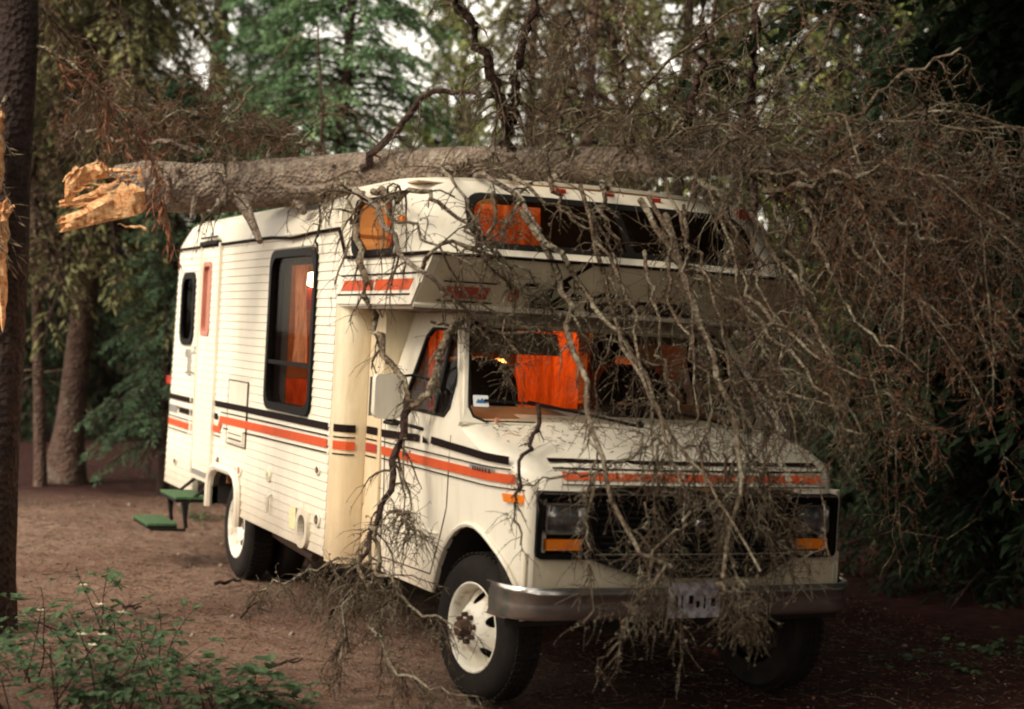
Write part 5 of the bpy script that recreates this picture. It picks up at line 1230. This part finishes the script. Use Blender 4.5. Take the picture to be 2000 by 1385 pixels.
limb([(905, 628, 8.5), (880, 660, 8.5), (850, 715, 8.45), (822, 765, 8.45), (800, 800, 8.45)], 9, 9, 104, ntw=10, nsub=6, tl=(.08, .25))
limb([(722, 1030, 8.3), (745, 1090, 8.1), (770, 1150, 7.9), (800, 1195, 7.8), (870, 1222, 7.7), (905, 1225, 7.6)], 6, 2, 105, ntw=26, nsub=9, tl=(.1, .4))
limb([(715, 1060, 8.3), (720, 1120, 8.15), (700, 1180, 8.1), (690, 1250, 8.0), (660, 1320, 7.9)], 5, 2, 106, ntw=26, nsub=9, tl=(.1, .35))
limb([(700, 1090, 8.2), (740, 1180, 8.05), (742, 1240, 7.9), (790, 1300, 7.7), (850, 1335, 7.5), (930, 1372, 7.3)], 5, 2, 107, ntw=26, nsub=9, tl=(.1, .35))
limb([(690, 1110, 8.25), (640, 1130, 8.3), (560, 1140, 8.4), (505, 1150, 8.4)], 4, 1.5, 108, ntw=22, nsub=9, tl=(.1, .3))
limb([(760, 1000, 8.3), (790, 990, 8.2), (808, 1030, 8.15), (830, 1055, 8.1)], 5, 2, 109, ntw=24, nsub=8, tl=(.06, .2))
limb([(860, 352, 9.6), (925, 388, 9.3), (1000, 436, 9.0), (1050, 468, 8.8), (1075, 500, 8.7)], 8, 5, 110, bark='bark_pale', ntw=14, nsub=8)
limb([(800, 352, 9.7), (850, 372, 9.5), (905, 398, 9.3)], 4, 2, 111, ntw=8, nsub=6)
limb([(760, 425, 9.2), (800, 452, 9.1), (850, 475, 9.0), (905, 482, 8.9), (940, 510, 8.8), (975, 555, 8.7)], 8, 3, 112, ntw=22, nsub=8, lich=.9)
limb([(1040, 470, 8.8), (1085, 540, 8.4), (1120, 600, 8.2), (1130, 700, 8.0), (1146, 800, 7.7), (1165, 900, 7.4), (1190, 1000, 7.1), (1245, 1068, 6.95), (1312, 1112, 6.9)], 9, 5, 113, ntw=22, nsub=7, tl=(.12, .4))
limb([(1060, 500, 8.7), (1150, 560, 8.3), (1205, 650, 8.0), (1240, 722, 7.8), (1275, 800, 7.6), (1300, 870, 7.4), (1330, 940, 7.2)], 7, 3, 114, ntw=12, nsub=7, tl=(.12, .4))
limb([(1170, 470, 8.7), (1190, 600, 8.3), (1218, 670, 8.1), (1255, 760, 7.8), (1290, 850, 7.5), (1420, 1010, 7.0), (1490, 1115, 6.8)], 6, 3, 115, ntw=22, nsub=7, tl=(.12, .4))
limb([(1260, 500, 8.6), (1285, 600, 8.3), (1300, 680, 8.1), (1312, 740, 8.0), (1326, 806, 7.9)], 5, 3, 116, ntw=12, nsub=6, tl=(.1, .3))
limb([(1300, 420, 8.7), (1345, 580, 8.2), (1380, 680, 7.9), (1408, 760, 7.7), (1430, 850, 7.5), (1432, 960, 7.2), (1425, 1050, 7.0), (1412, 1140, 6.9)], 9, 5, 117, ntw=26, nsub=8, tl=(.12, .4))
limb([(1250, 390, 8.8), (1300, 470, 8.6), (1380, 560, 8.3), (1450, 600, 8.0), (1520, 680, 7.8), (1600, 770, 7.6), (1680, 850, 7.4)], 8, 3, 118, ntw=26, nsub=9)
limb([(1440, 380, 8.6), (1500, 470, 8.4), (1560, 560, 8.2), (1600, 660, 8.0), (1650, 760, 7.8), (1680, 860, 7.7)], 7, 3, 119, ntw=28, nsub=9)
limb([(1050, 790, 7.9), (1048, 860, 7.75), (1055, 930, 7.6), (1030, 1000, 7.5), (1020, 1060, 7.4)], 6, 2, 120, ntw=16, nsub=6, tl=(.06, .18), bark='bark_dark')
limb([(1290, 850, 7.6), (1240, 905, 7.5), (1180, 930, 7.4), (1100, 935, 7.4), (1010, 980, 7.5)], 4, 2, 121, ntw=12, nsub=6, tl=(.06, .16))
limb([(870, 596, 8.7), (940, 560, 8.7), (1010, 590, 8.6), (1100, 620, 8.4)], 5, 2, 122, ntw=22, nsub=8, lich=.9)
limb([(1400, 740, 7.8), (1480, 760, 7.7), (1560, 780, 7.6), (1650, 800, 7.5)], 5, 2, 124, ntw=26, nsub=9)
limb([(1460, 560, 8.1), (1530, 640, 7.9), (1620, 700, 7.7), (1730, 760, 7.6), (1800, 840, 7.5)], 5, 2, 125, ntw=30, nsub=9, need=4)
limb([(1310, 1110, 6.9), (1260, 1150, 6.85), (1210, 1200, 6.8), (1180, 1280, 6.8)], 4, 2, 126, ntw=13, nsub=6, tl=(.08, .3))
limb([(1412, 1140, 6.9), (1440, 1180, 6.85), (1470, 1210, 6.8)], 4, 2, 127, ntw=20, nsub=8, tl=(.08, .25))
limb([(1350, 1000, 7.0), (1300, 1060, 6.95), (1330, 1150, 6.9), (1340, 1230, 6.85)], 4, 1.5, 128, ntw=13, nsub=6, tl=(.08, .3))
limb([(1165, 900, 7.4), (1150, 990, 7.3), (1150, 1060, 7.2), (1160, 1130, 7.1), (1150, 1210, 7.0)], 4, 1.5, 129, ntw=13, nsub=6, tl=(.06, .18))
# limbs that rise above the trunk
limb([(705, 330, 10.0), (735, 295, 9.9), (775, 255, 9.8), (820, 208, 9.7), (860, 188, 9.6), (905, 182, 9.6), (940, 186, 9.5)], 10, 5, 140, ntw=14, nsub=7, bark='bark_dark')
limb([(820, 345, 9.7), (870, 340, 9.6), (905, 322, 9.5), (950, 308, 9.4), (1000, 300, 9.3)], 9, 6, 141, ntw=14, nsub=8, lich=.9, bark='bark_pale')
limb([(1000, 300, 9.5), (985, 230, 9.4), (955, 160, 9.3), (920, 90, 9.2), (885, 10, 9.1), (880, -60, 9.1)], 16, 9, 142, ntw=30, nsub=8, bark='bark_dark')
limb([(1000, 240, 9.4), (1010, 150, 9.4), (1022, 70, 9.3), (1050, -20, 9.3)], 13, 8, 143, ntw=30, nsub=8, bark='bark_dark')
limb([(1180, 310, 9.3), (1240, 290, 9.2), (1285, 262, 9.1), (1340, 225, 9.0)], 8, 4, 144, ntw=24, nsub=8)
limb([(1320, 300, 9.1), (1345, 230, 9.0), (1362, 120, 8.9), (1372, 0, 8.8), (1375, -60, 8.8)], 11, 6, 145, ntw=15, nsub=7, bark='bark_dark')
limb([(1440, 300, 9.0), (1475, 210, 8.9), (1500, 120, 8.8), (1490, 40, 8.7), (1470, -40, 8.7)], 10, 6, 146, ntw=15, nsub=7, bark='bark_dark')
limb([(1450, 310, 9.0), (1560, 200, 8.8), (1610, 90, 8.7), (1640, 0, 8.6)], 7, 4, 147, ntw=15, nsub=7)
limb([(1500, 320, 8.9), (1640, 230, 8.6), (1760, 150, 8.4), (1880, 90, 8.3)], 8, 3, 148, ntw=15, nsub=7, need=3)
limb([(1240, 300, 9.2), (1220, 200, 9.1), (1240, 100, 9.0), (1210, 0, 9.0)], 8, 4, 149, ntw=15, nsub=7)
limb([(1120, 310, 9.3), (1100, 220, 9.2), (1130, 130, 9.1), (1110, 20, 9.0)], 7, 4, 150, ntw=32, nsub=9)
limb([(580, 300, 10.4), (600, 262, 10.3), (650, 180, 10.2)], 3, 2, 151, ntw=8, nsub=4)
limb([(395, 298, 10.7), (330, 282, 10.7), (270, 268, 10.7), (200, 262, 10.7), (150, 252, 10.7)], 6, 4, 152, ntw=22, nsub=9, bark='bark_pale')
limb([(185, 262, 10.7), (188, 220, 10.7), (165, 178, 10.7)], 3, 2, 153, ntw=5, nsub=4)
limb([(430, 345, 10.4), (440, 375, 10.25), (420, 400, 10.15), (395, 436, 10.1)], 7, 4, 154, ntw=6, nsub=4, bark='bark_pale')
limb([(430, 345, 10.4), (442, 300, 10.3), (448, 240, 10.2), (490, 170, 10.1)], 5, 2, 155, ntw=12, nsub=6)
limb([(655, 400, 9.9), (640, 440, 9.8), (618, 485, 9.7)], 4, 3, 156, ntw=5, nsub=4, bark='bark_dark')
limb([(700, 395, 9.9), (745, 480, 9.5), (752, 560, 9.3), (748, 620, 9.2)], 3, 2, 157, ntw=10, nsub=6)
# bushy limbs with brown needles at the upper left
for k, q in enumerate([[(420, 300, 10.9), (380, 240, 10.9), (300, 190, 10.9), (230, 150, 10.9)], [(480, 300, 10.8), (440, 250, 10.8), (380, 220, 10.8), (300, 240, 10.8)], [(540, 300, 10.8), (520, 240, 10.8), (470, 210, 10.8), (420, 160, 10.8)], [(620, 300, 10.6), (580, 260, 10.6), (540, 270, 10.6), (480, 250, 10.6)], [(350, 310, 10.9), (300, 250, 10.9), (230, 210, 10.9), (130, 190, 10.9)]]):
    limb(q, 5, 2, 170+k, ntw=30, nsub=10, need=4, lich=.2, tl=(.2, .7))
# procedural limbs all round the crown
rr_ = np.random.default_rng(99); NL = 150
s = .50+.50*rr_.random(NL)**.8; ii = np.clip((s*(K-1)).astype(int), 0, K-2); S = tP[ii]; Tt = T[ii]; a = rr_.random(NL)*2*math.pi
dirn = A_[ii]*np.cos(a)[:, None]+B_[ii]*np.sin(a)[:, None]
dirn = norm(dirn+Tt*(.35+.5*rr_.random(NL))[:, None]+np.array([.25, 0, .12])); Ls = (1.0+1.5*rr_.random(NL))*(1.15-.35*s)
Pl, Rl = grow(S, dirn, Ls, 14, .009+.011*rr_.random(NL)*(1.2-s), .25, .45, .08, rr_)
for k in range(NL):
    p, r = Pl[k:k+1], Rl[k:k+1]
    if inrv(p).any() or (p[0, -1, 2] > p[0, 0, 2]+.2 and k % 5): continue
    mid = p[0, 8]; d_ = float(np.dot(mid-CAM, CF)); mx_ = 1000+3108*float(np.dot(mid-CAM, CR))/d_; my_ = 692-3108*float(np.dot(mid-CAM, CU))/d_
    if 1350 < mx_ < 1660 and 330 < my_ < 640 and k % 8: continue
    if mx_ > 1500 and my_ > 560 and k % 3: continue
    V_, Q_ = tubes(p, r, 5); Q_ = push(p, r, Q_, 5, 14)
    if len(Q_) < 20: continue
    o = link('branch', fast_mesh('branch', V_, Q_), M['twig'], fallen, True)
    far_r = float(np.dot(p[0, -1]-CAM, CR)/np.dot(p[0, -1]-CAM, CF)*3108+1000)
    nd = 4 if (far_r > 1550 and k % 3 == 0) else 0
    tw = dress(p, r, 500+k, ntw=18, tl=(.18, .68), nsub=5, lich=.5, need=nd+1 if nd else 0, grav=.5); ot = tw.build('twigs', [M['twig'], M['lichen'], M['brownneedle']], o); ot['kind'] = 'stuff'
# far right: outer crown with red-brown needles
for k, q in enumerate([[(1700, 345, 8.6), (1760, 330, 8.4), (1850, 300, 8.2), (1960, 260, 8.0)], [(1650, 340, 8.6), (1720, 400, 8.3), (1820, 450, 8.0), (1930, 470, 7.8)], [(1600, 330, 8.7), (1680, 450, 8.3), (1780, 560, 8.0), (1880, 640, 7.8)], [(1560, 330, 8.7), (1600, 480, 8.3), (1680, 620, 8.0), (1800, 720, 7.8)],
        [(1500, 325, 8.9), (1530, 480, 8.5), (1580, 640, 8.1), (1640, 720, 7.9)], [(1760, 345, 8.5), (1840, 400, 8.4), (1900, 520, 8.2), (1950, 600, 8.0)], [(1660, 340, 8.6), (1640, 420, 8.5), (1600, 520, 8.4), (1560, 600, 8.3)],
        [(1350, 320, 9.0), (1400, 400, 8.7), (1420, 480, 8.5), (1400, 560, 8.4)], [(1200, 320, 9.2), (1180, 400, 8.9), (1220, 480, 8.7), (1200, 540, 8.6)], [(1100, 325, 9.3), (1080, 400, 9.0), (1120, 460, 8.8), (1180, 500, 8.7)], [(1000, 330, 9.4), (1030, 400, 9.1), (1080, 440, 8.9), (1150, 470, 8.8)]]):
    limb(q, 8, 2, 300+k, ntw=22, nsub=6, need=4 if k < 7 else 0, lich=.35 if k < 8 else .8, tl=(.2, .7))

# tangle of finer limbs that veils the front right half
rq = random.Random(31)
for k in range(18):
    x0 = rq.uniform(1000, 1500); x1 = x0+rq.uniform(-40, 240); y1 = rq.uniform(560, 1120); yb = rq.uniform(350, 460)
    if x1 < 1150: y1 = min(y1, 700)
    if x0 < 1300 and k % 3: continue
    D0 = 9.0-.0004*(x0-1000); D1 = 8.3-1.5*max(0, (y1-560))/560
    pts = [(x0+(x1-x0)*t+rq.uniform(-32, 32), yb+(y1-yb)*t, (D0-.25)+(D1-D0+.25)*t**.8) for t in (0, .2, .4, .6, .8, 1)]
    limb(pts, rq.uniform(3, 6), 1.5, 700+k, bark='twig', ntw=rq.choice([10, 16, 20]), nsub=6, tl=(.1, .42), lich=.5, grav=.5, need=(2 if x1 > 1550 else 0))
# fanning limbs at the right, reaching out sideways
for k in range(5):
    a = math.radians(rq.uniform(-35, 30)); L = rq.uniform(330, 620); x0 = rq.uniform(1420, 1640); y0 = rq.uniform(330, 480)
    pts = [(x0+L*t*math.cos(a), y0-L*t*math.sin(a)+60*t*t, 8.7-1.0*t) for t in (0, .25, .5, .75, 1)]
    limb(pts, rq.uniform(4, 8), 1.5, 740+k, ntw=18, nsub=6, tl=(.12, .5), lich=.4, grav=.4, need=4 if k % 2 else 1)

# twiggy ends bunched in front of the grille and bumper
for k in range(8):
    x0 = rq.uniform(1120, 1560); y0 = rq.uniform(760, 900); x1 = x0+rq.uniform(-130, 150); y1 = rq.uniform(980, 1190); Dm = 7.05 if x0 < 1350 else 7.25
    pts = [(x0+(x1-x0)*t+rq.uniform(-26, 26), y0+(y1-y0)*t, Dm+.45*(1-t)**1.5) for t in (0, .25, .5, .75, 1)]
    limb(pts, rq.uniform(2, 4.5), 1.2, 800+k, bark='twig', ntw=rq.choice([12, 16, 22]), nsub=6, tl=(.08, .32), lich=.5, grav=.5)

# lichen-grey limbs criss-crossing the left of the cab-over and the windscreen
for k, q in enumerate([[(770, 440, 9.1), (840, 520, 8.8), (900, 600, 8.6), (1000, 645, 8.3), (1090, 660, 8.1)], [(900, 400, 9.2), (960, 470, 8.8), (985, 560, 8.5), (1060, 600, 8.3), (1150, 590, 8.2)], [(1060, 420, 9.0), (1000, 500, 8.6), (930, 580, 8.5), (860, 630, 8.4)], [(850, 640, 8.5), (930, 650, 8.4), (985, 700, 8.3), (1000, 760, 8.2)]]):
    limb(q, 4, 1.5, 850+k, bark='limb', ntw=18, nsub=8, tl=(.08, .34), lich=.9, grav=.4)

# ---------------------------------------------------------------- undergrowth and litter
M['shrubleaf'] = leaf_mat('shrub_leaf', (.045, .085, .045), (.15, .23, .11), .35, 6)
M['petal'] = simple('petal', (.75, .72, .52), .6, col2=(.62, .60, .40))
def ray_ground(px, py):
    d = CF+(CR*(px-1000)-CU*(py-692.5))/FPX; t = -CAM[2]/d[2]; p = CAM+d*t; return p[0], p[1]
def shrub(px, py, h, n, label, flowers=0, seed=1, spread=.35, ll=.055):
    x, y = ray_ground(px, py); t = thing('bramble_shrub', label, 'shrub', (x, y, gh(x, y)), None); r_ = np.random.default_rng(seed)
    a = r_.random(n)*6.28; S = np.stack([r_.normal(0, .05, n), r_.normal(0, .05, n), np.full(n, -.02)], 1)
    P, R = grow(S, np.stack([np.cos(a)*spread, np.sin(a)*spread, np.ones(n)], 1), h*(.7+.5*r_.random(n)), 9, np.full(n, .0045), .4, .45, .10, r_)
    for k in range(n):
        V_, Q_ = tubes(P[k:k+1], R[k:k+1], 4); B = VB(); B.add(V_, Q_); st = B.build('stem', M['bark_dark'], t)
        X, T, rr, pi, tt = along(P[k:k+1], R[k:k+1], 9, .2, 1, r_)
        P2, R2 = grow(X, T*.4+norm(r_.normal(0, 1, X.shape)*np.array([1, 1, .4])), .07+.09*r_.random(len(X)), 4, np.full(len(X), .0015), .6, .3, .1, r_); B = VB(); V_, Q_ = tubes(P2, R2, 3); B.add(V_, Q_, 0)
        for m_ in (0, 1, 2):      # three leaflets at the tip, two half quads each so that they fold
            ti = P2[:, -1]; dd = norm(P2[:, -1]-P2[:, -2]); sd = norm(np.cross(dd, [0, 0, 1.0])); D3 = norm(dd+sd*(m_-1)*1.1+r_.normal(0, .15, dd.shape)); L3 = ll*(.8+.6*r_.random(len(ti)))
            s3 = norm(np.cross(D3, [0, 0, 1.0])+r_.normal(0, .15, D3.shape)); n3 = np.cross(s3, D3); w3 = L3*.36
            for sg in (-1, 1):
                V_ = np.stack([ti, ti+D3*(L3*.35)[:, None]+(s3*sg+n3*.35)*w3[:, None], ti+D3*(L3*.75)[:, None]+(s3*sg*.75+n3*.25)*w3[:, None], ti+D3*L3[:, None]], 1).reshape(-1, 3)
                B.add(V_, np.arange(len(ti)*4).reshape(-1, 4), 1)
        B.build('leaves', [M['bark_dark'], M['shrubleaf']], st)
    for f in range(flowers):
        k = int(r_.integers(n)); c = Vector(P[k, -1-int(r_.integers(3))])+Vector((0, 0, .01)); b = MB()
        for q in range(5):
            a = q*1.2566; u = Vector((math.cos(a), math.sin(a), .25)); w = Vector((-math.sin(a), math.cos(a), 0)); b.add([c, c+u*.014+w*.009, c+u*.026+w*.004, c+u*.026-w*.004, c+u*.014-w*.009], [(0, 1, 2, 3, 4)])
        b.build('flower', M['petal'], t)
    return t
SH = [(60, 1330, .55, 9, 'dark green bramble at the foot of the scarred trunk', 1), (170, 1290, .55, 8, 'tall bramble with a white flower standing before the dirt of the clearing', 1), (215, 1250, .50, 6, 'loose bramble sprig rising left of the middle plants', 2),
      (290, 1300, .42, 6, 'bramble with two leafy tips against the bare soil', 0), (110, 1400, .5, 10, 'dense bramble with white blossoms in the bottom left corner', 3), (20, 1390, .55, 9, 'shaded bramble in the extreme bottom left corner', 1), (250, 1390, .4, 9, 'low bramble along the bottom edge, left of the litter', 0),
      (330, 1370, .35, 7, 'low bramble spreading over dead twigs at the bottom edge', 0), (400, 1385, .32, 7, 'low green bramble near the bottom edge below the rear wheel', 0), (500, 1392, .26, 6, 'small bright green plant at the bottom edge under the hanging twigs', 0), (545, 1375, .16, 4, 'tiny green seedling right of the small bright plant', 0), (180, 1420, .5, 10, 'bramble cut by the bottom edge below the flowering one', 1)]
for k, (px, py, h, n, lab_, fl) in enumerate(SH): shrub(px, py, h, max(4, int(n*.62)), lab_, fl, 40+k, ll=.052 if k != 9 else .075)
for k, (px, py, lab_) in enumerate([(400, 1008, 'small green weed by the rear wheel beside the entrance steps'), (1810, 1300, 'dim grey-green weed in the dark lower right'), (1960, 1262, 'dim weed at the right edge in deep shade')]): shrub(px, py, .14 if k == 0 else .22, 5, lab_, 0, 80+k, .8, .05)

# litter: twigs, needles, chips and pebbles spread on the soil (nobody could count them)
def scatter(n, box):
    x = rng.uniform(box[0], box[1], n); y = rng.uniform(box[2], box[3], n); z = np.array([gh(a, c) for a, c in zip(x, y)]); return np.stack([x, y, z], 1)
S = scatter(14000, (-9, 4.5, -5.5, 3.5)); a = rng.random(len(S))*6.28
P, R = grow(S+np.array([0, 0, .006]), np.stack([np.cos(a), np.sin(a), rng.normal(0, .10, len(S))], 1), rng.uniform(.02, .14, len(S)), 4, rng.uniform(.0012, .0035, len(S)), .5, 0, .18, rng)
B = VB(); V_, Q_ = tubes(P, R, 3); B.add(V_, Q_, 0); o = B.build('twig_litter', [M['twig']], None); tag(o, 'small dead twigs and sticks littering the soil of the clearing', 'litter', kind='stuff')
S = scatter(24000, (-9, 4.5, -5.5, 3.5)); V_, Q_ = leaves(S+np.array([0, 0, .006]), rng.normal(0, 1, S.shape)*np.array([1, 1, .15]), rng.uniform(.012, .045, len(S)), rng.uniform(.003, .012, len(S)), r=rng, flat=.9)
B = VB(); B.add(V_, Q_, 0); o = B.build('leaf_litter', [M['brownneedle']], None); tag(o, 'rust brown dead leaves and bark flakes strewn over the soil', 'litter', kind='stuff')
S = scatter(2200, (-9, 4.5, -5.5, 3.5)); n = len(S); base = np.array([(1, 0, 0), (0, 1, 0), (-1, 0, 0), (0, -1, 0), (0, 0, .7), (0, 0, -.5)]); Rr = rng.uniform(.003, .011, n)*(1+2.0*(rng.random(n) < .03))
Vv = (base[None]+rng.normal(0, .18, (n, 6, 3)))*Rr[:, None, None]+S[:, None, :]+np.array([0, 0, .004]); tri = np.array([(0, 1, 4), (1, 2, 4), (2, 3, 4), (3, 0, 4), (1, 0, 5), (2, 1, 5), (3, 2, 5), (0, 3, 5)])
me = fast_mesh('pebbles', Vv.reshape(-1, 3), np.zeros((0, 4)), (tri[None]+np.arange(n)[:, None, None]*6).reshape(-1, 3)); M['stone'] = simple('pebble', (.42, .36, .30), .9, col2=(.22, .16, .13), scale=3)
o = link('pebbles', me, M['stone']); tag(o, 'pale pebbles scattered over the bare soil', 'pebbles', kind='stuff')
# a few larger fallen sticks one can pick out
for k, (p0, p1, r, lab_) in enumerate([((420, 1146), (470, 1140), 5, 'short dark stick lying on the soil below the rear wheel'), ((470, 1215), (500, 1170), 3, 'thin bent stick on the soil in the middle of the clearing'), ((530, 1305), (590, 1300), 3, 'thin stick lying near the bottom edge under the hanging twigs'), ((240, 1190), (275, 1196), 4, 'dark bark piece on the soil beside the bramble tips')]):
    A = Vector((*ray_ground(*p0), .02)); C_ = Vector((*ray_ground(*p1), .03)); t = thing('fallen_stick', lab_, 'stick', tuple(A)); b = MB(); n = 6; b.tube([(C_-A)*q/n+Vector((0, 0, .01*math.sin(q*2+k))) for q in range(n+1)], [r/3108*9*(1-.4*q/n) for q in range(n+1)], 6); b.build('stem', M['bark_dark'], t, True)
    b = MB(); b.tube([(C_-A)*.4, (C_-A)*.55+Vector((.03, .05, .03))], [.008, .003], 5); b.build('side_twig', M['bark_dark'], t)

# crumbs of bark and twig fallen on the bonnet and the ledge
r_ = np.random.default_rng(8); n = 420; y = r_.uniform(-.9, .9, n); x = r_.uniform(-.02, .50, n); z = np.interp(x, [-.06, .10, .30, .46, .55], [1.425, 1.385, 1.340, 1.295, 1.262])+.010+.020*(abs(y) < .58)
a = r_.random(n)*6.28; P, R = grow(np.stack([x+.05*(1-(y/.98)**2)*(x > .4), y, z], 1), np.stack([np.cos(a), np.sin(a), -.3*np.cos(a)], 1), r_.uniform(.008, .06, n), 4, r_.uniform(.001, .0028, n), .5, 0, .2, r_)
B = VB(); V_, Q_ = tubes(P, R, 3); B.add(V_, Q_); o = B.build('bark_crumbs', [M['twig']]); tag(o, 'bark crumbs and bits of twig dropped on the motorhome bonnet', 'debris', kind='stuff')
